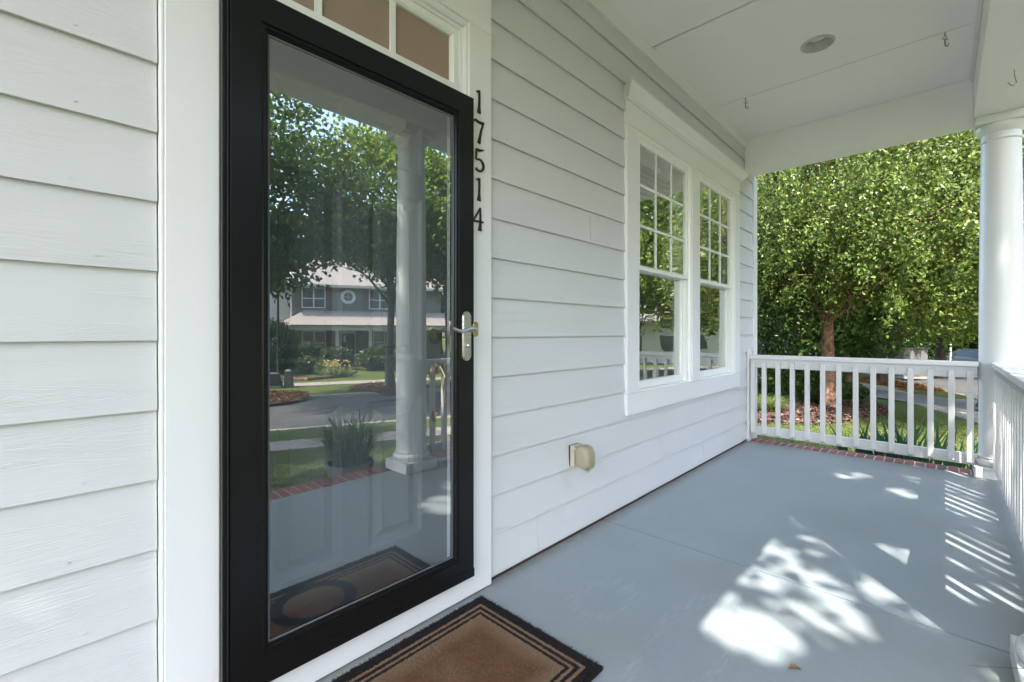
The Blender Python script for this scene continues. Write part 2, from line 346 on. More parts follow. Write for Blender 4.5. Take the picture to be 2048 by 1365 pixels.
def tree(name, label, base, trunk_r, height, blobs, leaf, lmat, bmat, spread=.35, droop=0.0, lean=(0, 0), group=None, carve=None, limbs=14, strands=None):
    """blobs: (centre offset from base, radii, clusters); leaf = (length, width, leaves per cluster)"""
    th = thing(name, label, 'tree', base, group)
    B = Vector(base); mb = MB(); top = B + Vector((lean[0], lean[1], height * .72)); n = 9; pts = []; rr = []
    for i in range(n):
        f = i / (n - 1); w = .05 * math.sin(f * 7 + base[0])
        pts.append(B + (top - B) * f + Vector((w, w * .6, 0))); rr.append(trunk_r * (1.45 if i == 0 else 1.0) * (1 - .72 * f) if i else trunk_r * 1.55)
    pts.insert(1, B + (top - B) * .03); rr.insert(1, trunk_r * 1.12); pts[0].z -= .06
    mb.tube(pts, rr, 12)
    cl = []
    for c, r, k in blobs: cl.append(blob_points(k, (base[0] + c[0], base[1] + c[1], base[2] + c[2]), r))
    cl = np.concatenate(cl)
    for i in rng.choice(len(cl), min(limbs, len(cl)), replace=False):
        e = Vector(cl[i]); f = min(.97, max(.30, (e.z - B.z) / (height * .72) * .72 - .05)); a = B + (top - B) * f
        m1 = a.lerp(e, .35) + Vector((0, 0, .12 * (e - a).length)); m2 = a.lerp(e, .7) + Vector((0, 0, .1 * (e - a).length * (1 - droop)))
        r0 = trunk_r * (.42 - .25 * f); mb.tube([a, m1, m2, e], [r0, r0 * .7, r0 * .42, r0 * .14], 6)
        for _ in range(3):
            o = m2 + Vector(rng.normal(size=3) * spread * 1.5); mb.tube([m1.lerp(m2, rng.random()), o], [r0 * .3, r0 * .1], 4)
    mb.build('trunk', bmat, th, smooth=True)
    k = leaf[2]; P = np.repeat(cl, k, 0); off = rng.normal(size=P.shape) * spread * np.array([1, 1, .55])
    if droop: off[:, 2] -= np.abs(rng.normal(size=len(P))) * droop
    P = P + off; D = rand_dirs(len(P)); D[:, 2] -= .35 + droop; Nn = rand_dirs(len(P), .9)
    if strands:
        ns, nl = strands; m_ = len(cl) * ns; top_ = np.repeat(cl, ns, 0) + rng.normal(size=(m_, 3)) * spread * np.array([1.2, 1.2, .6]); ln = droop * (.5 + 1.1 * rng.random(m_))
        sw = rng.normal(size=(m_, 3)) * .28; sw[:, 2] = -1; end = top_ + sw * ln[:, None]; mid = top_ + sw * ln[:, None] * .5 + (rng.normal(size=(m_, 3)) * .05 + np.array([0, 0, .06]))
        f = rng.random((m_, nl, 1)); P = (1 - f) ** 2 * top_[:, None] + 2 * f * (1 - f) * mid[:, None] + f * f * end[:, None]; P = P.reshape(-1, 3) + rng.normal(size=(m_ * nl, 3)) * .04
        D = rand_dirs(len(P)); D[:, 2] -= .9; Nn = rand_dirs(len(P), .55); w_ = np.array([.0035, 0, 0])
        Vt = np.stack([top_, top_ + w_, mid, mid + w_, end, end + w_ * .4], 1).reshape(-1, 3) - np.array(base); it = np.arange(m_)[:, None] * 6
        link_mesh('twigs', raw_mesh('twigs', Vt, np.concatenate([it + np.array([[0, 1, 3, 2]]), it + np.array([[2, 3, 5, 4]])], 0), 'oak_bark'), th)
    L = leaf[0] * (.7 + .6 * rng.random(len(P))); W = leaf[1] * (.75 + .5 * rng.random(len(P)))
    if carve is not None: keep = carve(P); P, D, Nn, L, W = P[keep], D[keep], Nn[keep], L[keep], W[keep]
    V, Q = leaves(P - np.array(base), D, Nn, L, W); link_mesh('crown', raw_mesh('crown', V, Q, lmat), th); ORG['crown'] = B
    return th
def shrub(name, label, base, r, n, leaf, lmat, group=None, stems=6, cat='shrub', shell=.72):
    th = thing(name, label, cat, base, group); c = np.array([0, 0, r[2] * .95])
    P = blob_points(n, c, r, shell); P += rng.normal(size=P.shape) * np.array(r) * .07; P[:, 2] = np.maximum(P[:, 2], .03)
    D = unit(P - c) + rand_dirs(n) * .8; Nn = unit(P - c) + rand_dirs(n) * .6 + np.array([0, 0, .4])
    V, Q = leaves(P, D, Nn, leaf[0] * (.7 + .6 * rng.random(n)), leaf[1] * (.75 + .5 * rng.random(n)))
    mb = MB()
    for i in range(stems):
        a = 2 * math.pi * i / stems; e = (base[0] + .6 * r[0] * math.cos(a), base[1] + .6 * r[1] * math.sin(a), base[2] + r[2] * 1.2)
        mb.tube([(base[0], base[1], base[2] - .03), (base[0] + .2 * r[0] * math.cos(a), base[1] + .2 * r[1] * math.sin(a), base[2] + r[2] * .5), e], [.022, .016, .006], 5)
    mb.build('stem', 'oak_bark', th)
    link_mesh('foliage', raw_mesh('foliage', V, Q, lmat), th); return th
def blades(P, h, w, bend, nseg=3, upr=.25):              # arching strap leaves from base points
    n = len(P); a = rng.random(n) * 2 * math.pi; o = np.stack([np.cos(a), np.sin(a), np.zeros(n)], 1); s = np.stack([-np.sin(a), np.cos(a), np.zeros(n)], 1)
    h = h * (.65 + .55 * rng.random(n)); bend = bend * (.5 + rng.random(n)); rows = []
    for k in range(nseg + 1):
        f = k / nseg; c = P + o * (h * bend * (upr * f + (1 - upr) * f * f))[:, None]; c[:, 2] += h * (f - bend * .55 * f ** 3)
        ww = (w * (1 - f) ** .6 * (1 if k else .8) + .0008); rows.append(c - s * ww * .5); rows.append(c + s * ww * .5)
    V = np.stack(rows, 1); m = V.shape[1]; V = V.reshape(-1, 3); i = np.arange(n)[:, None] * m
    Q = np.concatenate([i + np.array([[2 * k, 2 * k + 1, 2 * k + 3, 2 * k + 2]]) for k in range(nseg)], 0); return V, Q

# ------------------------------------------------------------------ ground, street, paths
WALL = 1.48
def grid_strip(name, mat, u0, u1, v0, v1, dz, nu=40, label=None, kind='structure', vsteps=None, skirt=0.0):
    vs_ = vsteps or list(np.linspace(v0, v1, 6)); V = []; Fs = []; us = np.linspace(u0, u1, nu)
    for u in us:
        for v in vs_:
            x, y = xy_of(u, v); V.append((x, y, hv(v) + dz))
    m = len(vs_)
    for i in range(nu - 1):
        for j in range(m - 1): Fs.append((i * m + j, (i + 1) * m + j, (i + 1) * m + j + 1, i * m + j + 1))
    o = MB().add(V, Fs).build(name, mat); tag(o, kind=kind, label=label); return o
gv = [-200, -80, -40, -25, -18, -14, -12, -10.8, -9.5, -8, -7, -5.5, -4.2, -3.3, -3.1, 3.1, 3.3, 4.5, 6, 9, 12, 20, 40, 80, 200]
grid_strip('ground', 'lawn', -200, 250, -200, 200, 0.0, 120, 'mown green lawn covering the yards along the street', vsteps=gv)
for o in list(col.objects):
    if o.name == 'ground':                              # sink the sheet under the road
        for v in o.data.vertices:
            vv = uv_of(v.co.x, v.co.y)[1]
            if abs(vv) < 3.2: v.co.z -= .3
road = MB()
us = np.linspace(-120, 200, 60); V = []; Fs = []
for u in us:
    for v, z in ((-3.15, -1.405), (0, -1.36), (3.15, -1.405)): V.append((*xy_of(u, v), z))
for i in range(59):
    for j in range(2): Fs.append((i * 3 + j, i * 3 + 3 + j, i * 3 + 4 + j, i * 3 + 1 + j))
tag(road.add(V, Fs).build('road', 'asphalt'), 'dark asphalt residential street with dappled tree shade', kind='structure')
def uvbox(mb, u0, u1, v0, v1, z0, z1):
    c = [xy_of(u0, v0), xy_of(u1, v0), xy_of(u1, v1), xy_of(u0, v1)]
    return mb.add([(x, y, z) for z in (z0, z1) for x, y in c], [(3, 2, 1, 0), (4, 5, 6, 7), (0, 1, 5, 4), (1, 2, 6, 5), (2, 3, 7, 6), (3, 0, 4, 7)])
UD, _ = uv_of(*on_ground(1900, 806)[0].xy)               # the neighbour's drive meets the street about here
for side, lab in ((-1, 'pale concrete kerb on the near side of the street'), (1, 'pale concrete kerb on the far side of the street')):
    mb = MB()
    a, b = sorted((side * 3.05, side * 3.25))
    if side < 0: uvbox(mb, -60, UD - 2.2, a, b, -1.6, -1.262); uvbox(mb, UD + 2.2, 80, a, b, -1.6, -1.262); uvbox(mb, UD - 2.2, UD + 2.2, a, b, -1.6, -1.36)
    else: uvbox(mb, -60, 80, a, b, -1.6, -1.262)
    tag(mb.build('kerb', 'concrete', bevel=.02), lab, kind='structure')
def walk(name, v0, v1, u0, u1, step, lab, mat='concrete'):
    par = bpy.data.objects.new(name, None); col.objects.link(par); tag(par, lab, kind='structure'); ORG[par.name] = Vector((0, 0, 0))
    u = u0
    while u < u1:
        mb = MB(); c = [(u + .008, v0), (u + step - .008, v0), (u + step - .008, v1), (u + .008, v1)]
        mb.add([(*xy_of(a, b), hv(b) + z) for z in (-.08, .025) for a, b in c], [(3, 2, 1, 0), (4, 5, 6, 7), (0, 1, 5, 4), (1, 2, 6, 5), (2, 3, 7, 6), (3, 0, 4, 7)])
        mb.build('slab', mat, par); u += step
walk('near_sidewalk', -6.9, -5.65, -14, 32, 1.5, 'pale concrete sidewalk crossing the front lawn before the kerb')
walk('far_sidewalk', 6.3, 7.5, -12, 26, 1.5, 'sunlit concrete sidewalk in front of the olive house')
dv = MB(); V = []
for v in np.linspace(-22, -3.2, 16):
    w = 1.7 + (1.2 if v > -4.2 else 0)
    for du in (-w, w): V.append((*xy_of(UD + du, v), hv(v) + .03 - (.05 if v > -3.5 else 0)))
tag(dv.add(V, [(2 * i, 2 * i + 1, 2 * i + 3, 2 * i + 2) for i in range(15)]).build('driveway', 'driveway'), 'grey concrete driveway of the neighbouring house with flared apron', kind='structure')

def outline_bed(name, pts, dz, mat, lab, n_chips, cmat, chip, kind='structure'):
    c = np.mean(pts, 0); V = [(*c, ground_z(*c) + dz + .03)]; k = len(pts)
    for f in (.6, 1.0):
        for p in pts:
            q_ = c + (np.array(p) - c) * f; V.append((*q_, ground_z(*q_) + (dz if f < 1 else .006)))
    Fs = [(0, 1 + i, 1 + (i + 1) % k) for i in range(k)] + [(1 + i, 1 + k + i, 1 + k + (i + 1) % k, 1 + (i + 1) % k) for i in range(k)]
    o = MB().add(V, Fs).build(name, mat); tag(o, lab, kind=kind)
    P = []; pa = np.array(pts)
    while len(P) < n_chips:
        i = rng.integers(k); a, b = rng.random(2); s = math.sqrt(a)
        q_ = c + ((pa[i] - c) * (1 - b) + (pa[(i + 1) % k] - c) * b) * s * 1.02
        rr = np.linalg.norm(q_ - c) / max(.01, np.linalg.norm(pa[i] - c)); P.append((*q_, ground_z(*q_) + dz * (1 if rr < .6 else max(0, (1 - rr) / .4)) + .012 + .02 * rng.random()))
    P = np.array(P); n = len(P); Vv, Q = leaves(P, rand_dirs(n) * np.array([1, 1, .35]), rand_dirs(n, 1.2), chip[0] * (.5 + rng.random(n)), chip[1] * (.5 + rng.random(n)), .1)
    g = link_mesh(name + '_chips' if 'straw' not in name else 'straw_needles', raw_mesh('chips', Vv, Q, cmat), o); g['kind'] = 'stuff'
    return o
def gp(px, py): q_ = on_ground(px, py)[0]; return (q_.x, q_.y)
bed = [gp(1500, 849), gp(1580, 850), gp(1650, 851), gp(1700, 846), gp(1740, 838), gp(1785, 829), gp(1775, 818), gp(1740, 800), gp(1700, 786), gp(1600, 790), gp(1500, 800)]
outline_bed('mulch_bed', bed, .07, 'mulch', 'brown bark mulch bed under the red-barked birch', 9000, 'mulch_chips', (.075, .035))

# ------------------------------------------------------------------ the house wall
house = thing('house', 'pale grey lap-sided house front behind the porch with black storm door', 'house', (2.4, 1.6, -.45))
DX0, DX1 = .236, 1.400        # outer edges of the door casing
WX0, WX1 = 2.588, 4.778       # outer edges of the window casing
ZT = 2.585                    # top of the casings, under their crowns
ROW0, REV = .028, .1778
XEND = 5.27
def plank(x0, x1, k, cut_top=None):
    z0 = ROW0 + k * REV; z1 = z0 + REV + .028
    if cut_top: z1 = min(z1, cut_top)
    yb, yt, th = WALL - .019, WALL - .004, .0085
    f = (z1 - z0) / (REV + .028); yt2 = yb + (yt - yb) * f
    mb = MB().prism([(yb, z0), (yb + th, z0), (yt2 + th, z1), (yt2, z1)], x0 + .0012, x1 - .0012, 'x')
    c = ((x0 + x1) / 2, WALL, z0)
    if k < 17:
        xn = x0 + .03 + .1 * random.random()
        while xn < x1 - .02 and x1 - x0 > .15:
            yn = yb + (yt - yb) * .022 / (REV + .028); mb.lathe([(0, .0012), (.0032, .0010), (.0036, -.0012), (0, -.0012)], (xn, yn - .0006, z0 + .022 + .004 * random.random()), 6, 'y'); xn += .406
    mb.build('siding_plank', 'siding_paint', house, loc=c)
JOIN = {0: [1.738, 3.9], 1: [3.1], 2: [4.07], 9: [2.2], 14: [3.4], 16: [2.9]}
for k in range(17):
    z0 = ROW0 + k * REV; z1 = z0 + REV
    segs = [(-1.6, DX0 - .012)] if z0 < ZT else [(-1.6, 1.2)]
    if z0 >= ZT: rest = [(1.2, XEND)]
    elif z1 < .585 + .02 or z0 >= ZT: rest = [(DX1, XEND)]
    elif z0 < .585: rest = [(DX1, XEND)]               # runs behind the casing's foot
    else: rest = [(DX1, WX0 + .05), (WX1 - .05, XEND)]
    if z0 >= .585 - REV and z0 < .585 and z1 > .585: rest = [(DX1, WX0 + .05), (WX0 + .05, WX1 - .05), (WX1 - .05, XEND)]
    for a, b in segs + rest:
        cuts = [a] + [j for j in JOIN.get(k, []) if a + .2 < j < b - .2] + [b]
        for s0, s1 in zip(cuts, cuts[1:]):
            plank(s0, s1, k, .592 if (s0 > WX0 and s1 < WX1 and z1 > .585 and z0 < .585) else None)
for a, b in ((-1.6, DX0 - .012), (DX1, XEND)):         # the half row of planks under the ceiling trim
    plank(a, b, 17, 3.06)
# sheathing with openings
sh = MB()
for b in ((-6, .30, 1.485, 1.6, -.45, 6.2), (1.335, 2.70, 1.485, 1.6, -.45, 6.2), (.30, 1.335, 1.485, 1.6, 2.46, 6.2), (.30, 1.335, 1.485, 1.6, -.45, .06),
          (2.70, 4.68, 1.485, 1.6, -.45, .66), (2.70, 4.68, 1.485, 1.6, 2.50, 6.2), (3.64, 3.74, 1.485, 1.6, .66, 2.5), (4.68, 5.38, 1.485, 1.6, -.45, 6.2),
          (5.26, 5.38, 1.6, 10, -.45, 6.2), (-6, -5.9, 1.6, 10, -.45, 6.2), (-6, 5.38, 9.9, 10, -.45, 6.2)): sh.box(*b)
sh.build('wall', 'siding_paint', house)
# side wall planks, seen past the corner board only from a step to the side
quick('corner_board', 'trim_paint', house, XEND, 5.395, WALL - .022, 1.5, -.1, 2.77, bevel=.002)
quick('corner_board', 'trim_paint', house, 5.381, 5.403, 1.501, 1.62, -.1, 3.2, bevel=.002)
rf = MB().prism([(-.2, 0), (5.5, 3.0), (11.2, 0), (11.2, .15), (5.5, 3.17), (-.2, .15)], -6.4, 5.8, 'x')
rf.v = [(x, y + .6, z + 6.2) for x, y, z in rf.v]; rf.build('roof', 'shingle', house)
# brick foundation course peeping out under the planks
fb = MB().box(0, .199, 0, .07, -.055, .055).mesh('brick', 'brick')
x = DX1 + .002
while x < XEND - .2: link_mesh('brick', fb, house, (x, WALL + .010, -.03)); x += .209
quick('mortar_bed', 'mortar', house, DX1, XEND - .02, WALL + .014, WALL + .02, -.3, .05)
quick('dirt_fillet', 'mulch', house, DX1, XEND - .02, WALL - .006, WALL + .009, -.02, .005)

# window pair: casing boards, crown, two double-hung units
CY = WALL - .034
for b in ((WX0, 2.735, .725, 2.437), (3.615, 3.765, .725, 2.437), (4.645, WX1, .725, 2.437), (WX0, WX1, .588, .723), (WX0, WX1, 2.439, ZT)):
    quick('window_casing', 'trim_paint', house, b[0], b[1], CY, WALL + .004, b[2], b[3], bevel=.0015)
crown_prof = [(WALL, 0), (CY - .004, 0), (CY - .008, .008), (CY - .022, .014), (CY - .03, .03), (CY - .05, .052), (CY - .062, .07), (CY - .062, .085), (WALL, .09)]
def crown(x0, x1, z):
    n = len(crown_prof); mb = MB(); V = []
    for (xx, s) in ((x0, -1), (x1, 1)):
        for y, h in crown_prof: V.append((xx + s * max(0, (CY - y)), y, z + h))
    mb.add(V, [(i, (i + 1) % n, n + (i + 1) % n, n + i) for i in range(n)] + [tuple(range(n)), tuple(range(n, 2 * n))[::-1]]); return mb
crown(WX0, WX1, ZT + .001).build('window_crown', 'trim_paint', house)
crown(DX0, DX1, ZT + .001).build('door_crown', 'trim_paint', house)
def window_unit(x0, x1, z0, z1):
    w = MB().frame(x0, x1, z0, z1, [(0, CY + .006), (.022, CY + .008), (.03, CY + .022), (.03, 1.60), (0, 1.60)]).build('window', 'frame_vinyl', house)
    zm = (z0 + z1) / 2 - .01
    us_ = MB().frame(x0 + .031, x1 - .031, zm - .018, z1 - .031, [(0, 1.468), (.026, 1.468), (.031, 1.474), (.031, 1.50), (0, 1.50)]).build('upper_sash', 'frame_vinyl', w)
    ls_ = MB().frame(x0 + .031, x1 - .031, z0 + .05, zm + .03, [(0, 1.502), (.044, 1.502), (.05, 1.508), (.05, 1.54), (0, 1.54)]).build('lower_sash', 'frame_vinyl', w)
    quick('sill', 'frame_vinyl', w, x0 + .031, x1 - .031, CY + .016, 1.56, z0 + .0305, z0 + .049)
    quick('track', 'frame_vinyl', w, x1 - .054, x1 - .0315, 1.472, 1.501, z0 + .051, zm - .02)
    quick('track', 'frame_vinyl', w, x0 + .0315, x0 + .044, 1.472, 1.501, z0 + .051, zm - .02)
    ux0, ux1, uz0, uz1 = x0 + .060, x1 - .060, zm + .011, z1 - .060
    MB().add([(ux0, 1.484, uz0), (ux1, 1.484, uz0), (ux1, 1.484, uz1), (ux0, 1.484, uz1)], [(0, 1, 2, 3)]).build('upper_pane', 'window_glass', w)
    lx0, lx1, lz0, lz1 = x0 + .079, x1 - .079, z0 + .098, zm - .018
    MB().add([(lx0, 1.52, lz0), (lx1, 1.52, lz0), (lx1, 1.52, lz1), (lx0, 1.52, lz1)], [(0, 1, 2, 3)]).build('lower_pane', 'window_glass', w)
    for i in (1, 2):
        xm = ux0 + (ux1 - ux0) * i / 3; quick('muntin', 'frame_vinyl', w, xm - .009, xm + .009, 1.478, 1.4835, uz0, uz1)
        zz = uz0 + (uz1 - uz0) * i / 3; quick('muntin', 'frame_vinyl', w, ux0, ux1, 1.4775, 1.4832, zz - .009, zz + .009)
    b = MB()                                             # raised slatted blind
    b.box(x0 + .05, x1 - .05, 1.60, 1.66, z1 - .09, z1 - .03)
    for i in range(12): b.box(x0 + .055, x1 - .055, 1.605, 1.65, z1 - .10 - i * .042, z1 - .0985 - i * .042)
    bl = b.build('blind', 'blind_white', w)
    return w
window_unit(2.736, 3.614, .684, 2.438)
window_unit(3.766, 4.644, .684, 2.438)
# the room behind the windows
rm = MB()
for b in ((1.75, 5.25, 5.0, 5.1, .05, 2.8), (1.65, 1.75, 1.61, 5.0, .05, 2.8), (1.75, 5.25, 1.61, 5.0, 2.7, 2.8)): rm.box(*b)
rm.build('room_wall', 'tan_wall', house); quick('room_floor', 'interior_floor', house, 1.75, 5.25, 1.61, 5.0, -.02, .1)

# door surround
for b in ((DX0, .358, 0.004), (1.272, DX1, 0.004)):
    quick('door_casing', 'trim_paint', house, b[0], b[1], 1.450, WALL + .004, b[2], ZT - .158, bevel=.002)
quick('door_casing', 'trim_paint', house, DX0, DX1, 1.450, WALL + .004, ZT - .157, ZT, bevel=.002)
quick('caulk_bead', 'frame_vinyl', house, DX0 - .010, DX0 - .0005, 1.453, WALL, .02, ZT, bevel=.003)
mb = MB().frame(.340, 1.290, .0, 2.44, [(0, 1.458), (.03, 1.458), (.036, 1.464), (.036, 1.475), (.05, 1.478), (.05, 1.62), (0, 1.62)]); mb.build('door_jamb', 'trim_paint', house)
quick('transom_bar', 'trim_paint', house, .388, 1.242, 1.470, 1.60, 2.075, 2.128, bevel=.003)
quick('threshold_board', 'trim_paint', house, .3585, 1.2715, 1.4475, 1.50, .006, .098, bevel=.002)
quick('door_sill', 'trim_paint', house, .391, 1.239, 1.502, 1.62, .012, .1)
tw = MB().frame(.391, 1.239, 2.129, 2.389, [(0, 1.482), (.026, 1.482), (.034, 1.492), (.034, 1.53), (0, 1.53)]).build('transom', 'frame_vinyl', house)
MB().add([(.42, 1.505, 2.16), (1.21, 1.505, 2.16), (1.21, 1.505, 2.36), (.42, 1.505, 2.36)], [(0, 1, 2, 3)]).build('pane', 'painted_interior', tw)
for xm in (.652, .932): quick('muntin', 'frame_vinyl', tw, xm - .011, xm + .011, 1.494, 1.5035, 2.163, 2.355)
sd = MB(); 
sd.add([(.40, 1.54, 2.13), (1.23, 1.54, 2.13), (1.23, 1.54, 2.39), (.40, 1.54, 2.39)], [(0, 1, 2, 3)]).build('shade', 'interior_stand_in', tw)  # added tan sheet to catch light, standing in for the interior

# six-panel front door behind the storm door
fd = MB(); fx0, fx1, fz0, fz1, fy = .392, 1.238, .103, 2.072, 1.560
xs = [(.525, .765), (.868, 1.108)]; zs = [(.30, .855), (1.0, 1.66), (1.76, 1.955)]
fd.box(fx0, xs[0][0], fy, fy + .045, fz0, fz1).box(xs[0][1], xs[1][0], fy, fy + .045, fz0, fz1).box(xs[1][1], fx1, fy, fy + .045, fz0, fz1)
for a, b in xs:
    for z0, z1 in ((fz0, zs[0][0]), (zs[0][1], zs[1][0]), (zs[1][1], zs[2][0]), (zs[2][1], fz1)): fd.box(a, b, fy, fy + .045, z0, z1)
fdo = fd.build('front_door', 'door_paint', house)
for a, b in xs:
    for z0, z1 in zs:
        MB().frame(a, b, z0, z1, [(0, fy + .002), (.012, fy + .014), (.028, fy + .02), (.06, fy + .006), (.062, fy + .03), (0, fy + .04)]).box(a + .0615, b - .0615, fy + .006, fy + .03, z0 + .0615, z1 - .0615).build('door_panel', 'door_paint', fdo)
hs = MB()
hs.lathe([(.0, 0), (.034, 0), (.034, -.008), (.024, -.03), (.022, -.042), (0, -.044)], (1.175, fy, 1.10), 20, 'y')
hs.lathe([(.0, 0), (.033, 0), (.036, -.01), (.03, -.014), (0, -.016)], (1.175, fy, .955), 20, 'y')
hs.tube([(1.175, fy - .01, .985), (1.175, fy - .05, .975), (1.178, fy - .058, .93), (1.172, fy - .05, .87), (1.178, fy - .045, .81), (1.175, fy - .03, .775), (1.175, fy, .77)], [.01, .011, .010, .013, .010, .009, .012], 10)
hs.lathe([(.0, 0), (.03, 0), (.028, -.01), (0, -.012)], (1.175, fy, .765), 18, 'y')
hs.build('handle', 'brass', fdo, smooth=True)

# storm door
sx0, sx1, sz0, sz1 = .3735, 1.2715, .104, 2.092
st = thing('storm_door', 'black full-view glass storm door closed over the front door', 'storm door', (sx0, 1.43, sz0))
prof = [(0, 1.452), (0, 1.4235), (.004, 1.4195), (.082, 1.4195), (.0835, 1.424), (.088, 1.4225), (.094, 1.4225), (.0965, 1.429), (.1005, 1.429), (.1035, 1.434), (.1035, 1.452)]
MB().frame(sx0, sx1, sz0, sz1, prof).build('frame', 'black_metal', st)
quick('kick_sweep', 'black_metal', st, sx0 + .006, sx1 - .002, 1.4165, 1.4192, sz0 - .002, sz0 + .032, bevel=.0008)
MB().add([(sx0 + .0915, 1.437, sz0 + .0915), (sx1 - .0915, 1.437, sz0 + .0915), (sx1 - .0915, 1.437, sz1 - .0915), (sx0 + .0915, 1.437, sz1 - .0915)], [(0, 1, 2, 3)]).build('glass_pane', 'door_glass', st)
sl = MB().frame(sx0 + .1037, sx1 - .1037, sz0 + .1037, sz1 - .1037, [(0, 1.4362), (.005, 1.4362), (.005, 1.4352), (0, 1.4345)]); sl.build('glazing_seal', 'pot_grey', st)
zb = MB().box(.3590, .3715, 1.428, 1.4495, sz0, sz1 + .01).box(.3590, sx1, 1.436, 1.4495, sz1 + .001, sz1 + .008); zb.build('hinge_rail', 'black_metal', st, bevel=.001)
hl = MB().box(.3688, .3727, 1.4178, 1.4275, sz0, sz1); hl.build('hinge_strip', 'black_metal', st, bevel=.0015)
hx, hz = 1.2265, 1.100
def stadium(w, h, n=12):
    pts = []
    for k in range(n + 1): a = math.pi * k / n; pts.append((w * math.cos(a), h - w + w * math.sin(a)))
    for k in range(n + 1): a = math.pi + math.pi * k / n; pts.append((w * math.cos(a), -h + w + w * math.sin(a)))
    return pts
hp = MB()
for s_, d0, d1 in ((.0235, 1.4193, 1.4145), (.0195, 1.4145, 1.4115)):
    hp.prism([(hx + a, hz + b) for a, b in stadium(s_, .101 - (.0235 - s_))], d1, d0, 'y')
hnd = hp.build('handle_plate', 'nickel', st, smooth=True, bevel=.001)
lz = 1.128
lv = MB().tube([(hx, 1.4115, lz), (hx, 1.372, lz)], [.011, .010], 12)
lv.tube([(hx + .004, 1.366, lz + .002), (hx - .02, 1.362, lz + .004), (hx - .045, 1.360, lz - .001), (hx - .068, 1.361, lz - .009), (hx - .09, 1.364, lz - .006), (hx - .112, 1.368, lz + .004)], [.0095, .009, .008, .0075, .007, .006], 10)
lv.build('lever', 'nickel', hnd, smooth=True)
MB().prism([(hx + .002 + a, lz + b) for a, b in stadium(.0135, .030)], 1.362, 1.3665, 'y').build('lever_rose', 'brass', hnd, smooth=True, bevel=.001)
MB().lathe([(0, 0), (.0095, 0), (.0095, -.008), (.006, -.012), (0, -.012)], (hx + .002, 1.4115, 1.062), 16, 'y').build('lock_cylinder', 'nickel', hnd, smooth=True)

# house number 17514 on the casing
num = thing('house_number', 'dark metal house number 17514 running down the door casing', 'house number', (1.335, 1.449, 1.6))
def ribbon(mb, pts, wid, sc, cx, cz):
    P = [Vector((a, b)) for a, b in pts]; Lf = []; Rt = []
    for i, p in enumerate(P):
        d = (P[min(i + 1, len(P) - 1)] - P[max(i - 1, 0)]).normalized(); n_ = Vector((-d.y, d.x)) * wid[i] * .5
        Lf.append(p + n_); Rt.append(p - n_)
    m = len(P); V = []
    for y in (1.4435, 1.4495):
        for q_ in Lf + Rt: V.append((cx + q_.x * sc, y, cz + q_.y * sc))
    k = 2 * m; Fs = []
    for i in range(m - 1):
        Fs += [(i, i + 1, m + i + 1, m + i), (k + i, k + m + i, k + m + i + 1, k + i + 1), (i, k + i, k + i + 1, i + 1), (m + i, m + i + 1, k + m + i + 1, k + m + i)]
    Fs += [(0, m, k + m, k), (m - 1, k + m - 1, k + 2 * m - 1, 2 * m - 1)]
    mb.add(V, Fs)
arc = [(.24 * math.cos(a) * 1.05 + .02, -.22 + .26 * math.sin(a)) for a in np.linspace(R(125), R(-140), 14)]
DIG = {'1': [([(-.14, .40), (.0, .47)], [.05, .09]), ([(.02, .5), (.03, .2), (.02, -.2), (.0, -.5)], [.09, .085, .10, .20])],
       '7': [([(-.32, .40), (-.2, .46), (.0, .42), (.18, .43), (.3, .47)], [.08, .10, .10, .10, .06]), ([(.27, .45), (.14, .1), (.06, -.2), (.0, -.5)], [.07, .08, .10, .17])],
       '5': [([(-.16, .44), (.05, .43), (.28, .5)], [.09, .10, .05]), ([(-.14, .46), (-.15, .25), (-.17, .0)], [.07, .07, .07]), (arc, [.06, .07, .08, .09, .1, .11, .11, .11, .10, .09, .08, .075, .08, .1])],
       '4': [([(.08, .5), (-.12, .2), (-.34, -.12)], [.07, .07, .08]), ([(-.36, -.12), (.0, -.10), (.26, -.10)], [.08, .08, .07]), ([(.08, .5), (.09, .1), (.08, -.2), (.05, -.5)], [.07, .08, .10, .19])]}
for ch, yc in zip('17514', (205, 265, 321.5, 380, 439.5)):
    c = on_plane_y(960, yc, 1.446); mb = MB()
    for pts, w in DIG[ch]: ribbon(mb, pts, w, .098, 1.3215, c.z)
    mb.build('digit', 'number', num)

# outdoor outlet with bubble cover
oc = on_plane_y(1152, 911, 1.44); ox, oz = 2.035, .452
ot = thing('wall_outlet', 'weathered beige outdoor outlet box with bubble cover on the siding', 'outlet', (ox, 1.46, oz))
quick('gasket', 'seal', ot, ox - .0415, ox + .0415, 1.4595, 1.466, oz - .057, oz + .055, bevel=.002)
quick('back_box', 'beige', ot, ox - .042, ox + .042, 1.432, 1.459, oz - .058, oz + .056, bevel=.006)
cv = MB().prism([(1.4318, oz - .056), (1.4318, oz + .056), (1.39, oz + .060), (1.362, oz + .052), (1.346, oz + .02), (1.344, oz - .03), (1.352, oz - .06), (1.372, oz - .070), (1.395, oz - .060)], ox - .045, ox + .045, 'x')
cvo = cv.build('bubble_cover', 'smoky', ot, smooth=True); m_ = cvo.modifiers.new('round', 'BEVEL'); m_.width = .022; m_.segments = 5; m_.limit_method = 'ANGLE'; m_.angle_limit = R(50)
MB().tube([(ox - .046, 1.424, oz + .045), (ox + .046, 1.424, oz + .045)], .006, 8).tube([(ox - .043, 1.441, oz + .03), (ox - .052, 1.441, oz + .03)], .006, 8).build('hinge', 'beige', ot)
quick('latch_tab', 'beige', ot, ox - .012, ox + .014, 1.364, 1.382, oz - .080, oz - .0655, bevel=.003)

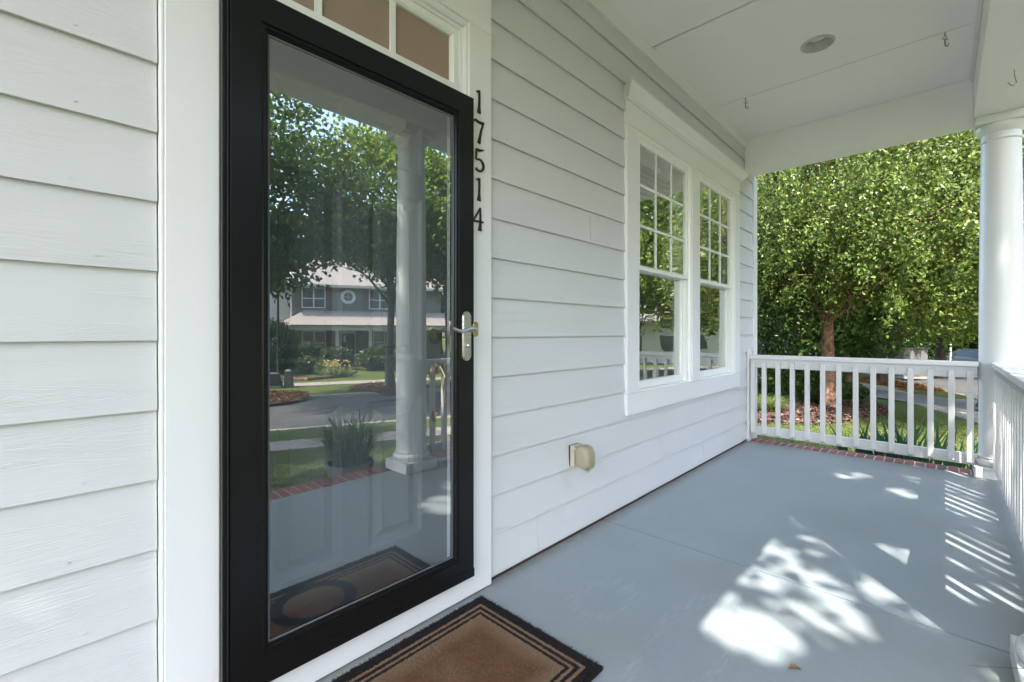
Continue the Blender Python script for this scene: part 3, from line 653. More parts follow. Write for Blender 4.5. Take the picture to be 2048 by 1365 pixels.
# ------------------------------------------------------------------ porch floor with brick edging
FX0, FX1, FY0 = -.98, 5.085, -.365
fl = bpy.data.objects.new('porch_floor', None); col.objects.link(fl); ORG[fl.name] = Vector((0, 0, 0)); tag(fl, 'blue-grey painted concrete porch floor with a control joint', kind='structure')
MB().box(FX0, 2.337, FY0, WALL + .02, -.1, 0).build('slab', 'floor', fl)
MB().box(2.346, FX1, FY0, WALL + .02, -.1, 0).build('slab', 'floor', fl)
quick('joint', 'joint', fl, 2.337, 2.346, FY0, WALL, -.1, -.012)
quick('foundation', 'mortar', fl, FX0 - .18, FX1 + .185, FY0 - .185, WALL + .02, -.55, -.1)
def soft_brick(a, b, c):
    m_ = MB().box(-a / 2, a / 2, -b / 2, b / 2, -c, 0); return m_.mesh('brick', 'brick')
bx_ = soft_brick(.057, .2, .09); by_ = soft_brick(.2, .057, .09)
def put_brick(me, x, y):
    o = link_mesh('brick', me, fl, (x, y, -.003 + .004 * random.random()), (0, 0, R(random.uniform(-.6, .6))))
    m_ = o.modifiers.new('bevel', 'BEVEL'); m_.width = .004; m_.segments = 1
x = FX0 + .03
while x < FX1 + .2: put_brick(bx_, x, FY0 - .105); x += .0675
y = FY0 + .035
while y < WALL - .01: put_brick(by_, FX1 + .106, y); y += .0675
quick('mortar_bed', 'mortar', fl, FX0, FX1 + .206, FY0 - .205, FY0 - .001, -.1, -.007)
quick('mortar_bed', 'mortar', fl, FX1 + .001, FX1 + .206, FY0, WALL, -.1, -.0072)

# ------------------------------------------------------------------ porch roof: ceiling, beams, slab
ZC, ZB = 3.07, 2.77
BX0, BX1, BXL0, BXL1 = 4.985, 5.28, -.82, -.53
BY0, BY1 = -.462, -.170
pr = thing('porch_roof', 'white boarded porch ceiling carried on boxed beams', 'porch roof', (2.2, .5, ZB))
ss = [BXL1, .58, 1.75, 2.93, 4.09, BX0]
LC = on_plane_z(1635, 88, ZC)
def panel_with_hole(x0, x1, y0, y1, z, c, r, n=40):
    m_ = MB(); out = []
    for i in range(n):
        a = 2 * math.pi * i / n; dx, dy = math.cos(a), math.sin(a); k = min(((x1 if dx > 0 else x0) - c.x) / dx if abs(dx) > 1e-6 else 1e9, ((y1 if dy > 0 else y0) - c.y) / dy if abs(dy) > 1e-6 else 1e9)
        out.append((c.x + dx * k, c.y + dy * k, z))
    inn = [(c.x + r * math.cos(2 * math.pi * i / n), c.y + r * math.sin(2 * math.pi * i / n), z) for i in range(n)]
    m_.add(out + inn, [(i, (i + 1) % n, n + (i + 1) % n, n + i) for i in range(n)])
    for cx, cy in ((x0, y0), (x1, y0), (x1, y1), (x0, y1)):                  # square off the corners
        a = math.atan2(cy - c.y, cx - c.x) % (2 * math.pi); i = int(a / (2 * math.pi) * n) % n
        m_.add([(cx, cy, z), out[i], out[(i + 1) % n]], [(0, 1, 2)])
    return m_
for a, b in zip(ss, ss[1:]):
    if a < LC.x < b: panel_with_hole(a + .0032, b - .0032, BY1 + .003, WALL - .002, ZC, LC, .088).build('ceiling_panel', 'ceiling_paint', pr)
    else: quick('ceiling_panel', 'ceiling_paint', pr, a + .0032, b - .0032, BY1 + .003, WALL - .002, ZC, ZC + .012)
quick('ceiling_backing', 'ceiling_paint', pr, BXL1, BX0, BY1, WALL, ZC + .08, ZC + .1)
quick('wall_trim', 'trim_paint', pr, BXL1 + .002, BX0 - .002, WALL - .032, WALL + .003, 2.984, ZC - .001, bevel=.002)
quick('beam_trim', 'trim_paint', pr, BXL1 + .002, BX0 - .002, BY1 + .001, BY1 + .02, ZC - .02, ZC - .001, bevel=.002)
quick('front_beam', 'ceiling_paint', pr, BXL0, BX1, BY0, BY1, ZB, ZC + .1, bevel=.003)
quick('end_beam', 'ceiling_paint', pr, BX0, BX1, BY1 + .0005, WALL - .013, ZB + .0015, ZC + .1, bevel=.003)
quick('end_beam', 'ceiling_paint', pr, BXL0, BXL1, BY1 + .0005, WALL - .013, ZB + .0015, ZC + .1, bevel=.003)
MB().prism([(BY0 - .26, 3.12), (WALL - .02, 3.75), (WALL - .02, 3.9), (BY0 - .26, 3.22)], BXL0 - .12, BX1 + .25, 'x').build('roof_slab', 'shingle', pr)
quick('fascia', 'trim_paint', pr, BXL0 - .1, BX1 + .24, BY0 - .235, BY0 - .21, 3.09, 3.2)
quick('soffit', 'ceiling_paint', pr, BXL0 - .1, BX1 + .24, BY0 - .21, BY0 - .002, 3.10, 3.115)

# recessed ceiling light
c = on_plane_z(1635, 88, ZC)
rl = thing('ceiling_light', 'round recessed downlight with white trim ring in the porch ceiling', 'ceiling light', (c.x, c.y, ZC))
MB().lathe([(.055, .06), (.080, -.004), (.086, -.010), (.098, -.007), (.100, .0), (.088, .0)], (c.x, c.y, ZC), 40, cap=False).build('trim_ring', 'lamp_trim', rl, smooth=True)
MB().lathe([(.0, .03), (.03, .032), (.05, .042), (.056, .06), (0, .062)], (c.x, c.y, ZC), 40, cap=False).build('lens', 'lamp_lens', rl, smooth=True)
def swing_hook(px, py, lab):
    c = on_plane_z(px, py, ZC); h = thing('ceiling_hook', lab, 'hook', (c.x, c.y, ZC), 'swing hooks in the porch ceiling')
    MB().tube([(c.x, c.y, ZC + .01), (c.x, c.y, ZC - .02)], .004, 8).build('eye_screw', 'steel', h)
    k = MB(); k.tube([(c.x, c.y, ZC - .015), (c.x + .013, c.y - .012, ZC - .042), (c.x - .013, c.y + .012, ZC - .042), (c.x, c.y, ZC - .015)], .0032, 6); k.build('triangle_ring', 'steel', h)
    k = MB(); k.tube([(c.x, c.y, ZC - .04), (c.x, c.y, ZC - .075), (c.x + .004, c.y - .006, ZC - .088), (c.x + .012, c.y - .013, ZC - .086), (c.x + .015, c.y - .016, ZC - .07)], .0042, 8); k.build('snap_hook', 'steel', h, smooth=True)
swing_hook(1491, 196, 'steel swing hook in the ceiling seam beside the window wall')
swing_hook(1890, 66, 'steel swing hook in the ceiling seam beside the front beam')
c = on_plane_z(2029, 140, ZB)
k = MB().tube([(c.x, c.y, ZB + .01), (c.x, c.y, ZB - .035), (c.x + .006, c.y - .004, ZB - .055), (c.x + .02, c.y - .01, ZB - .075), (c.x + .012, c.y + .004, ZB - .094), (c.x - .012, c.y + .02, ZB - .092), (c.x - .026, c.y + .03, ZB - .078)], .0026, 8)
tag(k.build('plant_hook', 'steel', loc=(c.x, c.y, ZB), smooth=True), 'thin wire plant hook screwed into the underside of the front beam', 'hook')

# ------------------------------------------------------------------ columns
def column(x, y, lab):
    th = thing('porch_column', lab, 'column', (x, y, 0), 'round porch columns')
    quick('plinth', 'column_paint', th, x - .150, x + .150, y - .150, y + .150, .001, .082, bevel=.003)
    pb = [(.143, .082), (.147, .09)] + [(.124 + .026 * math.cos(a), .113 + .027 * math.sin(a)) for a in np.linspace(-1.1, 1.45, 9)] + [(.131, .146), (.131, .154), (.126, .156), (.1235, .17), (.1225, .18)]
    MB().lathe(pb, (x, y, 0), 48).build('base', 'column_paint', th, smooth=True)
    sp = [(.1225 - .014 * max(0, (h / 2.4 - .33) / .67) ** 1.6 if h else .1225, .18 + h) for h in np.linspace(0, 2.40, 13)]
    MB().lathe(sp, (x, y, 0), 48).build('shaft', 'column_paint', th, smooth=True)
    cp = [(.1085, 2.58), (.115, 2.585), (.117, 2.592), (.115, 2.60), (.109, 2.604), (.109, 2.64), (.115, 2.645), (.119, 2.65), (.129, 2.665), (.138, 2.684), (.1405, 2.70), (.1405, 2.706)]
    MB().lathe(cp, (x, y, 0), 48).build('capital', 'column_paint', th, smooth=True)
    quick('abacus', 'column_paint', th, x - .147, x + .147, y - .144, y + .144, 2.7065, ZB - .0015, bevel=.003)
    return th
COLY = -.316
column(5.145, COLY - .008, 'white round column at the far railing corner of the porch')
column(2.160, COLY, 'white round column between entry opening and front railing')
column(-.675, COLY, 'white round column at the entry end of the porch')

# ------------------------------------------------------------------ railings
balm = MB().box(-.019, .019, -.019, .019, 0, .735).mesh('baluster', 'rail_paint')
balm = bpy.data.meshes.new('baluster')
V = []
for z, dy in ((0, 0), (.735, 0)):
    for sx_, sy_ in ((-1, -1), (1, -1), (1, 1), (-1, 1)): V.append((sx_ * .019, sy_ * .019, z + (.018 if (z == 0 and sx_ < 0) else 0)))
balm.from_pydata(V, [], [(3, 2, 1, 0), (4, 5, 6, 7), (0, 1, 5, 4), (1, 2, 6, 5), (2, 3, 7, 6), (3, 0, 4, 7)]); balm.materials.append(M['rail_paint'])
er = thing('porch_railing', 'white wooden railing across the end of the porch from wall to column', 'railing', (5.11, .64, .05), 'porch railings')
RX = 5.082
quick('cap_rail', 'rail_paint', er, RX - .025, RX + .075, -.2, 1.442, .848, .886, bevel=.004)
quick('top_rail', 'rail_paint', er, RX + .019, RX + .057, -.196, 1.44, .757, .8475, bevel=.003)
quick('bottom_rail', 'rail_paint', er, RX + .019, RX + .057, -.196, 1.44, .072, .160, bevel=.003)
for k in range(12):
    o = link_mesh('baluster', balm, er, (RX - .0005, 1.3105 - .1235 * k, .078)); m_ = o.modifiers.new('bevel', 'BEVEL'); m_.width = .002; m_.segments = 1
o = link_mesh('baluster', balm, er, (RX - .0005, 1.411, .078)); o = link_mesh('baluster', balm, er, (RX - .0005, -.155, .078))
wp = MB().prism([(1.4432, .003), (1.4655, .003), (1.4655, .93), (1.461, .945), (1.4545, .952), (1.448, .945), (1.4432, .93)], RX - .03, RX + .05, 'x'); wp.build('wall_post', 'rail_paint', er, bevel=.002)
fr_ = thing('porch_railing', 'white wooden railing along the street side between the two columns', 'railing', (3.65, COLY, .05), 'porch railings')
quick('cap_rail', 'rail_paint', fr_, 2.275, 5.035, COLY - .05, COLY + .048, .848, .886, bevel=.004)
quick('top_rail', 'rail_paint', fr_, 2.272, 5.03, COLY - .032, COLY + .006, .757, .8475, bevel=.003)
quick('bottom_rail', 'rail_paint', fr_, 2.312, 4.993, COLY - .032, COLY + .006, .072, .160, bevel=.003)
for k in range(22):
    o = link_mesh('baluster', balm, fr_, (2.355 + .1235 * k, COLY + .0255, .078), (0, 0, -math.pi / 2)); m_ = o.modifiers.new('bevel', 'BEVEL'); m_.width = .002; m_.segments = 1

# ------------------------------------------------------------------ doormat
mx0, mx1, my0, my1 = .385, 1.300, .812, 1.408
t = NT('coir'); sx = t.new('ShaderNodeSeparateXYZ'); p = t.pos(); t.l.new(p, sx.inputs[0])
wob = t.math('MULTIPLY', t.math('SUBTRACT', t.noise(p, 90, 2), .5), .006)
d = t.math('MINIMUM', t.math('MINIMUM', t.math('SUBTRACT', sx.outputs[0], mx0), t.math('SUBTRACT', mx1, sx.outputs[0])), t.math('MINIMUM', t.math('SUBTRACT', sx.outputs[1], my0), t.math('SUBTRACT', my1, sx.outputs[1])))
d = t.math('ADD', d, wob)
def band(a, b): return t.math('MULTIPLY', t.math('GREATER_THAN', d, a), t.math('LESS_THAN', d, b))
blk = t.math('ADD', band(-.1, .043), t.math('ADD', band(.055, .069), band(.080, .092)), True)
ex = t.math('DIVIDE', t.math('SUBTRACT', sx.outputs[0], .80), .17); ey = t.math('DIVIDE', t.math('SUBTRACT', sx.outputs[1], 1.0), .15)
er_ = t.math('SQRT', t.math('ADD', t.math('MULTIPLY', ex, ex), t.math('MULTIPLY', ey, ey)))
rg = t.math('MULTIPLY', t.math('GREATER_THAN', er_, .70), t.math('LESS_THAN', er_, 1.0)); blk = t.math('ADD', blk, rg, True)
n = t.noise(p, 6, 4, .6); n2 = t.noise(p, 260, 3, .7)
cc = t.mix(n, (.17, .075, .03), (.36, .225, .13)); cc = t.mix(t.math('MULTIPLY', n2, .45), cc, (.1, .05, .025))
wear = t.math('SUBTRACT', 1.0, t.math('DIVIDE', t.math('SUBTRACT', d, .092), .07), True); cc = t.mix(t.math('MULTIPLY', wear, .6), cc, (.38, .27, .18))
cc = t.mix(blk, cc, t.mix(n2, (.016, .014, .017), (.05, .042, .042))); t.base(cc, .95, spec=.1); t.bump(n2, .8, .006); M['coir'] = t.m
dm = thing('doormat', 'brown coir doormat with black striped border before the door', 'doormat', ((mx0 + mx1) / 2, (my0 + my1) / 2, 0))
quick('mat_body', 'coir', dm, mx0 + .003, mx1 - .003, my0 + .003, my1 - .003, .0015, .011)
n = 60000; P = np.stack([mx0 + rng.random(n) * (mx1 - mx0), my0 + rng.random(n) * (my1 - my0), np.full(n, .0095)], 1)
V, Q = blades(P, .0085, .0016, .9, 2); g = link_mesh('fibres', raw_mesh('fibres', V - np.array(ORG[dm.name]), Q, 'coir'), dm); g['kind'] = 'stuff'

# dry leaf on the boards
c = on_plane_z(1590, 1338, .004); a = np.array([[c.x, c.y, .012]])
V, Q = leaves(np.zeros((1, 3)), np.array([[.6, -.8, .1]]), np.array([[.1, .2, 1.]]), np.array([.042]), np.array([.024]), .35)
V[:, 2] -= V[:, 2].min() - .0035; t = NT('dry_leaf'); t.base((.3, .2, .09), .7); M['dry_leaf'] = t.m
tag(link_mesh('dry_leaf', raw_mesh('dry_leaf', V, Q, 'dry_leaf'), None, (c.x, c.y, 0)), 'small curled brown leaf lying on the painted porch floor', 'leaf')

# ------------------------------------------------------------------ garden beyond the end railing
def gpt(px, py, refl=False): q_, t_ = on_ground(px, py, refl); return (q_.x, q_.y, ground_z(q_.x, q_.y)), t_
def above(px, t_, refl=False):                          # ground point under a pixel column at a depth
    q_ = at_depth(px, HY, t_, refl); return (q_.x, q_.y, ground_z(q_.x, q_.y))
# birch: drooping crown that fills the opening
b = above(1657, 9.6)
tree('birch_tree', 'birch with flaky red-brown trunk and drooping yellow-green crown past the end railing', b, .13, 8.5,
     [((0, 0, 4.6), (3.0, 3.0, 2.3), 300), ((-1.0, -1.6, 3.9), (1.8, 1.8, 1.7), 150), ((.8, -2.4, 4.2), (2.2, 1.8, 2.3), 180), ((1.2, -2.6, 2.9), (1.6, 1.3, .9), 60), ((-.2, 1.5, 4.2), (1.8, 1.5, 1.7), 120), ((0, 0, 6.6), (2.2, 2.2, 1.6), 110)],
     (.064, .043, 1), 'birch_leaf', 'birch_bark', spread=.24, droop=.62, limbs=60, strands=(6, 29))
b = above(1535, 10.5)
tree('holly_tree', 'dense dark glossy-leaved holly standing beside the house corner', b, .07, 5.0,
     [((0, 0, 2.4), (1.15, 1.15, 1.5), 120), ((0, 0, 3.9), (.85, .85, 1.2), 70)], (.085, .045, 60), 'holly_leaf', 'oak_bark', spread=.2, limbs=16)
# background trees on the near side of the street
bgt = [(1763, 20, .24, 11, [((0, 0, 5.9), (3.4, 3.4, 3.4), 230)], 'oak_leaf', 'broad street tree on pine straw past the neighbour drive', 3.2),
       (1880, 25, .26, 12, [((0, 0, 5.6), (4.0, 4.0, 3.6), 240)], 'maple_leaf', 'dark-trunked tree at the kerb beyond the grey drive', 0),
       (1605, 17, .18, 9, [((0, 0, 3.6), (2.6, 2.6, 2.9), 210)], 'oak_leaf', 'bushy dark tree behind the birch trunk', 0),
       (1700, 24, .2, 10, [((0, 0, 4.4), (3.2, 3.2, 3.6), 230)], 'oak_leaf', 'low-branched tree between birch and street tree', 0),
       (1560, 26, .22, 12, [((0, 0, 6.0), (4.0, 4.0, 4.6), 230)], 'oak_leaf', 'tall tree over the neighbouring roof', 0),
       (1820, 36, .3, 13, [((0, 0, 5.0), (5.5, 4.5, 4.9), 330)], 'oak_leaf', 'wide tree across the street beyond the cabinets', 0),
       (1945, 38, .3, 13, [((0, 0, 5.0), (5.5, 4.5, 4.9), 330)], 'oak_leaf', 'wide tree across the street behind the parked car', 0),
       (1700, 44, .3, 14, [((0, 0, 5.2), (6.5, 5.5, 5.4), 330)], 'oak_leaf', 'farthest tall tree closing the end of the street', 0),
       (2030, 30, .28, 12, [((0, 0, 6.5), (4.5, 4.0, 4.4), 230)], 'maple_leaf', 'street tree standing behind the far porch column', 0)]
for px, tt, r, h, bl, lm, lab, _ in bgt:
    tree('street_tree', lab, above(px, tt), r, h, bl, (.17 + .004 * tt, .11 + .0025 * tt, 46), lm, 'oak_bark', spread=.5, limbs=12, group='trees beyond the end railing')
# shrubs, tufts and bulbs in the mulch bed
for px, py, w, h, lm, lab in ((1532, 800, .55, .62, 'shrub_leaf', 'dark leafy shrub beside the house corner behind the striped tuft'), (1578, 806, .55, .5, 'shrub_leaf', 'rounded green shrub between striped tuft and birch'),
                              (1618, 809, .55, .52, 'shrub_leaf', 'rounded green shrub left of the birch trunk'), (1650, 806, .42, .45, 'shrub_leaf', 'small green shrub at the foot of the birch'),
                              (1697, 806, .40, .26, 'holly_leaf', 'low dark mound under the spiky yucca')):
    b, tt = gpt(px, py); shrub('garden_shrub', lab, b, (w, w, h), 2600, (.07, .042), lm, 'shrubs in the mulch bed')
def tuft(name, lab, base, n, r, h, w, bend, mat, cat, group=None, nseg=4):
    th = thing(name, lab, cat, base, group); a = rng.random(n) * 6.283; q_ = r * np.sqrt(rng.random(n))
    V, Q = blades(np.stack([q_ * np.cos(a), q_ * np.sin(a), np.full(n, -.01)], 1), h, w, bend, nseg); link_mesh('foliage', raw_mesh('foliage', V, Q, mat), th); return th
b, tt = gpt(1540, 826); tuft('lily_turf', 'striped yellow-green strap-leaved tuft in mulch near the house corner', b, 420, .2, .46, .016, .85, 'strap_leaf', 'plant')
b, tt = gpt(1702, 800); tuft('yucca_plant', 'spiky yucca with stiff yellowish leaves at the edge of the mulch bed', b, 130, .1, .75, .03, .5, 'yucca_leaf', 'plant')
# irises below the railing
def iris(px, py, h, n, lab):
    b = (px, py, ground_z(px, py)); th = thing('iris_plant', lab, 'plant', b, 'irises below the end railing'); YAW_ = YAW
    for i in range(n):
        a = random.uniform(0, 6.28); r = .11 * math.sqrt(random.random()); ln = h * random.uniform(.6, 1.1); le = random.uniform(-.42, .42); w = random.uniform(.03, .048); az = random.uniform(-.6, .6) + YAW
        rt = Vector((math.cos(az), math.sin(az), 0)).cross(Vector((0, 0, 1))); V = []; k = 5
        for j in range(k + 1):
            f = j / k; c_ = Vector((r * math.cos(a), r * math.sin(a), -.02)) + rt * (ln * le * f * f) + Vector((0, 0, ln * f * (1 - .18 * abs(le) * f))); ww = w * (1 - f ** 2.2) * .5 + .0006
            V += [c_ - rt * ww, c_ + rt * ww]
        me = bpy.data.meshes.new('leaf'); me.from_pydata(V, [], [(2 * j, 2 * j + 1, 2 * j + 3, 2 * j + 2) for j in range(k)]); me.materials.append(M['iris_leaf']); link_mesh('leaf', me, th)
for i in range(26):
    iris(5.7 + .6 * random.random(), .72 - .068 * i + random.uniform(-.04, .04), random.choice([.66, .78, .6, .7]), 12, 'dark green sword-leaved iris in the row below the end railing')
# grass blades where the lawn is near enough to show them
def grass(name, poly_fn, n, h, lab, mat='grass_blade'):
    P = poly_fn(n); P = np.array([(x, y, ground_z(x, y)) for x, y in P]); V, Q = blades(P, h, .009, .9, 2); o = link_mesh(name, raw_mesh(name, V, Q, mat)); tag(o, lab, 'grass', kind='stuff')
def side_lawn(n):
    out = []
    while len(out) < n:
        x = random.uniform(5.5, 13); y = random.uniform(-2.4, 3.2)
        if not inside((x, y), bed): out.append((x, y))
    return out
def inside(p, poly):
    c = False; j = len(poly) - 1
    for i in range(len(poly)):
        if ((poly[i][1] > p[1]) != (poly[j][1] > p[1])) and (p[0] < (poly[j][0] - poly[i][0]) * (p[1] - poly[i][1]) / (poly[j][1] - poly[i][1]) + poly[i][0]): c = not c
        j = i
    return c
def front_lawn(n):
    out = []
    while len(out) < n:
        x = random.uniform(-1, 7); y = random.uniform(-7, -.7); v = uv_of(x, y)[1]
        if v < -7.0: out.append((x, y))
    return out
grass('grass', side_lawn, 42000, .06, 'short lawn grass beside the porch end')
grass('grass', front_lawn, 42000, .06, 'short lawn grass in front of the porch')
# pine straw round the street tree
def ring_pts(c, r, n=14, s=1.0): return [(c[0] + r * math.cos(6.283 * i / n) * (1 + .12 * math.sin(3 * i)), c[1] + s * r * math.sin(6.283 * i / n)) for i in range(n)]
for px, tt, rr, rf, lab in ((1763, 20, 2.0, False, 'orange pine straw round the street tree beyond the drive'),):
    b = above(px, tt, rf); outline_bed('pine_straw', ring_pts(b, rr), .08, 'mulch', lab, 3500, 'pine_straw', (.22, .02))
# street side oddments past the railing: cabinets, post, sign, parked car
def cabinet(px, lab):
    b = above(px, 24); th = thing('utility_cabinet', lab, 'cabinet', b, 'utility cabinets')
    xf = lambda x, y, z: (b[0] + x * S_ + y * C_, b[1] - x * C_ + y * S_, b[2] + z)
    h = at_depth(px, 696, 24).z - b[2]
    MB(xf).box(-.42, .42, -.3, .3, 0, .1).build('base_pad', 'concrete', th); MB(xf).box(-.40, .40, -.28, .28, .1, h - .06).build('body', 'cabinet_grey', th, bevel=.01)
    MB(xf).box(-.37, .37, -.295, -.281, .2, h - .12).build('door', 'cabinet_grey', th, bevel=.005); MB(xf).box(-.42, .42, -.31, .31, h - .059, h).build('lid', 'cabinet_grey', th, bevel=.015)
cabinet(1813, 'pale grey utility cabinet beyond the railing, beside the red sign'); cabinet(1831, 'pale grey utility cabinet beyond the railing, beside the parked car side')
b = above(1797, 26); sg = thing('stop_sign', 'red octagonal road sign on a post among the far trees', 'sign', b)
MB().box(b[0] - .03, b[0] + .03, b[1] - .03, b[1] + .03, b[2], b[2] + 2.3).build('post', 'cabinet_grey', sg)
xf = lambda x, y, z: (b[0] + x * S_ + y * C_, b[1] - x * C_ + y * S_, b[2] + z)
MB(xf).prism([(.34 * math.cos(R(22.5 + 45 * i)), 2.25 + .34 * math.sin(R(22.5 + 45 * i))) for i in range(8)], -.045, -.035, 'y').build('plate', 'sign_red', sg)
b = above(1901, 21); p_ = thing('marker_post', 'thin white marker post with cap beside the drive', 'post', b); MB().lathe([(.04, 0), (.035, 1.75), (.03, 1.8)], b, 10).build('post', 'frame_vinyl', p_); MB().lathe([(.05, 1.8), (.05, 1.84), (0, 1.88)], b, 10, cap=False).build('cap', 'frame_vinyl', p_)
def car(center, ang, lab, paint_='car_silver'):
    th = thing('parked_car', lab, 'car', center); ca, sa = math.cos(ang), math.sin(ang)
    xf = lambda x, y, z: (center[0] + x * ca - y * sa, center[1] + x * sa + y * ca, center[2] + z)
    low = [(-2.2, .3), (-2.22, .75), (-2.1, .92), (-1.0, 1.0), (1.1, .98), (2.05, .82), (2.2, .6), (2.18, .3)]
    MB(xf).prism(low, -.85, .85, 'y').build('body', paint_, th, bevel=.06)
    cab = MB(xf); V = []
    for y, dx, z in ((-.8, 0, .98), (.8, 0, .98)): V += [(-1.75, y, z), (1.0, y, z)]
    V += [(-1.2, -.6, 1.42), (.15, -.6, 1.44), (-1.2, .6, 1.42), (.15, .6, 1.44)]
    cab.add(V, [(0, 1, 5, 4), (2, 6, 7, 3), (0, 4, 6, 2), (1, 3, 7, 5), (4, 5, 7, 6)]).build('windows', 'dark_door', th)
    MB(xf).box(-1.15, .12, -.59, .59, 1.425, 1.46).build('roof', paint_, th, bevel=.03)
    for x in (-1.35, 1.4):
        for y in (-.84, .84):
            w = MB(xf).lathe([(.0, -.1), (.3, -.1), (.33, -.06), (.33, .06), (.3, .1), (0, .1)], (x, y, .33), 20, 'y').build('wheel', 'tyre', th); MB(xf).lathe([(0, -.115), (.19, -.115), (.2, .115), (0, .115)], (x, y, .33), 14, 'y').build('rim', 'cabinet_grey', w)
    for y in (-.6, .6): MB(xf).box(2.17, 2.205, y - .17, y + .17, .6, .74).build('headlight', 'lamp_lens', th)
cc_ = above(1948, 26); car((cc_[0], cc_[1], cc_[2] + .03), ROAD_A + R(8), 'silver parked car half hidden by the far porch column')

for px_, lab in ((1715, 'tall dark hedge shrub across the street behind the pine straw tree'), (1760, 'tall dark hedge shrub across the street behind the straw-ringed trunk'), (1808, 'tall dark hedge shrub across the street behind the grey cabinets'), (1850, 'tall dark hedge shrub across the street between cabinets and dark trunk'), (1895, 'tall dark hedge shrub across the street behind the white marker post'), (1940, 'tall dark hedge shrub across the street behind the silver car')):
    shrub('hedge_shrub', lab, above(px_, 33), (1.6, 1.6, 1.45), 2600, (.2, .13), 'holly_leaf', 'hedge across the street', stems=4)
# neighbour's house beyond the holly
nh = above(1515, 21); nb = thing('neighbour_house', 'cream neighbouring house with brown roof behind the holly', 'house', nh)
nx, ny, nz = nh
xf = lambda x, y, z: (nx + x, ny + y, nz + z)
MB(xf).box(-.5, 7, 1.2, 9, 0, 5.6).build('wall', 'cream_paint', nb)
for k in range(22): MB(xf).prism([(1.185, .1 + k * .22), (1.199, .1 + k * .22), (1.199, .32 + k * .22)], -.5, 7, 'x').build('siding_board', 'cream_paint', nb)
MB(xf).prism([(.8, 5.55), (5.1, 8.2), (9.4, 5.55), (9.4, 5.75), (5.1, 8.4), (.8, 5.75)], -.9, 7.4, 'x').build('roof', 'shingle', nb)
ch = MB(xf).box(-1.25, -.51, 1.5, 2.7, 0, 2.3); ch.build('chimney', 'cabinet_grey', nb)
MB(xf).prism([(1.5, 2.3), (2.7, 2.3), (2.45, 3.2), (1.75, 3.2)], -1.25, -.51, 'x').build('chimney_shoulder', 'cabinet_grey', nb)
wn_ = MB(xf).box(2.2, 3.4, 1.15, 1.183, 1.0, 2.5).build('window', 'white_siding', nb); MB(xf).box(2.3, 3.3, 1.14, 1.149, 1.1, 2.4).build('pane', 'far_glass', wn_)
for i in range(2): MB(xf).box(-3.6, -.2, -.6 - .06, -.6 + .02, .95 + i * .22, 1.08 + i * .22).build('fence_board', 'cabinet_grey', nb)
for i in range(4): MB(xf).box(-3.6 + i * 1.1, -3.5 + i * 1.1, -.579, -.48, 0, 1.35).build('fence_post', 'cabinet_grey', nb)

# ------------------------------------------------------------------ front yard tree that dapples the porch
spots = []
def spot(px, py, r, z=0.0): q_ = on_plane_z(px, py, z); spots.append((Vector((q_.x, q_.y, z)), r))
for a in ((1452, 1118, .10), (1500, 1135, .09), (1400, 1178, .10), (1440, 1215, .10), (1480, 1245, .10), (1520, 1280, .08), (1405, 1215, .06), (1598, 975, .055), (1715, 950, .07), (1640, 922, .05), (1655, 908, .04), (1795, 985, .045),
          (1520, 1045, .05), (1640, 1090, .05), (1560, 1100, .06), (1600, 1040, .06), (1480, 1075, .07), (1720, 1110, .06), (1760, 1180, .07), (1620, 1250, .06), (1690, 1240, .06), (1840, 1230, .06), (1700, 1060, .04), (1650, 1170, .06), (1560, 1190, .05), (1800, 1110, .05), (1985, 1125, .11), (1930, 1085, .08), (2010, 1095, .10), (1900, 995, .06), (1935, 1010, .06), (1240, 1340, .05), (1880, 1180, .05), (1990, 1190, .05)): spot(*a)
spots += [(Vector((5.0, -.22, .05)), .13), (Vector((5.0, -.30, .12)), .1), (Vector((4.7, -.3, .88)), .14), (Vector((4.2, -.3, .88)), .12), (Vector((3.6, -.3, .88)), .12), (Vector((4.3, -.29, .35)), .08), (Vector((3.9, -.29, .3)), .1), (Vector((2.2, -.17, .04)), .1),
          (Vector((5.2, .1, .05)), .08), (Vector((-.07, 1.47, 1.25)), .12), (Vector((3.3, -.12, 0)), .16), (Vector((3.9, -.1, 0)), .14), (Vector((4.5, -.08, 0)), .14), (Vector((2.9, -.1, 0)), .12), (Vector((2.5, .45, 0)), .1), (Vector((3.6, .5, 0)), .08), (Vector((4.3, .55, 0)), .07)]
spots = [(a, r * 1.3 + .012) if a.x > .3 else (a, r) for a, r in spots]
def carve(P):  # thins the crown along sun rays to let chosen patches of light through
    keep = np.ones(len(P), bool); d = np.array(-SUN_DIR)
    for c, r in spots:
        w = P - np.array(c); a = w @ d; dist = np.linalg.norm(w - a[:, None] * d, axis=1); keep &= (dist > r * 1.25 + .03) | (rng.random(len(P)) < (.5 if c.x < .3 else .2 if r > .11 else .05) + .5 * np.clip((dist - .35 * r) / (r + .03), 0, 1) ** 2)
    return keep
tz = ground_z(-2.6, -4.4)
tree('yard_maple', 'leafy maple in the front yard shading the porch steps side', (-2.6, -4.4, tz), .17, 9.5,
     [((1.8, 1.6, 6.6), (3.4, 2.5, 1.7), 480), ((1.2, 1.0, 7.8), (2.8, 2.4, 1.3), 240), ((3.2, 2.3, 6.2), (2.0, 1.6, 1.3), 170), ((4.2, 3.0, 7.4), (2.0, 1.6, 1.3), 150), ((-.6, 3.3, 7.0), (1.7, 1.3, 1.2), 130)], (.135, .105, 60), 'maple_leaf', 'maple_bark', spread=.34, carve=carve, limbs=26)

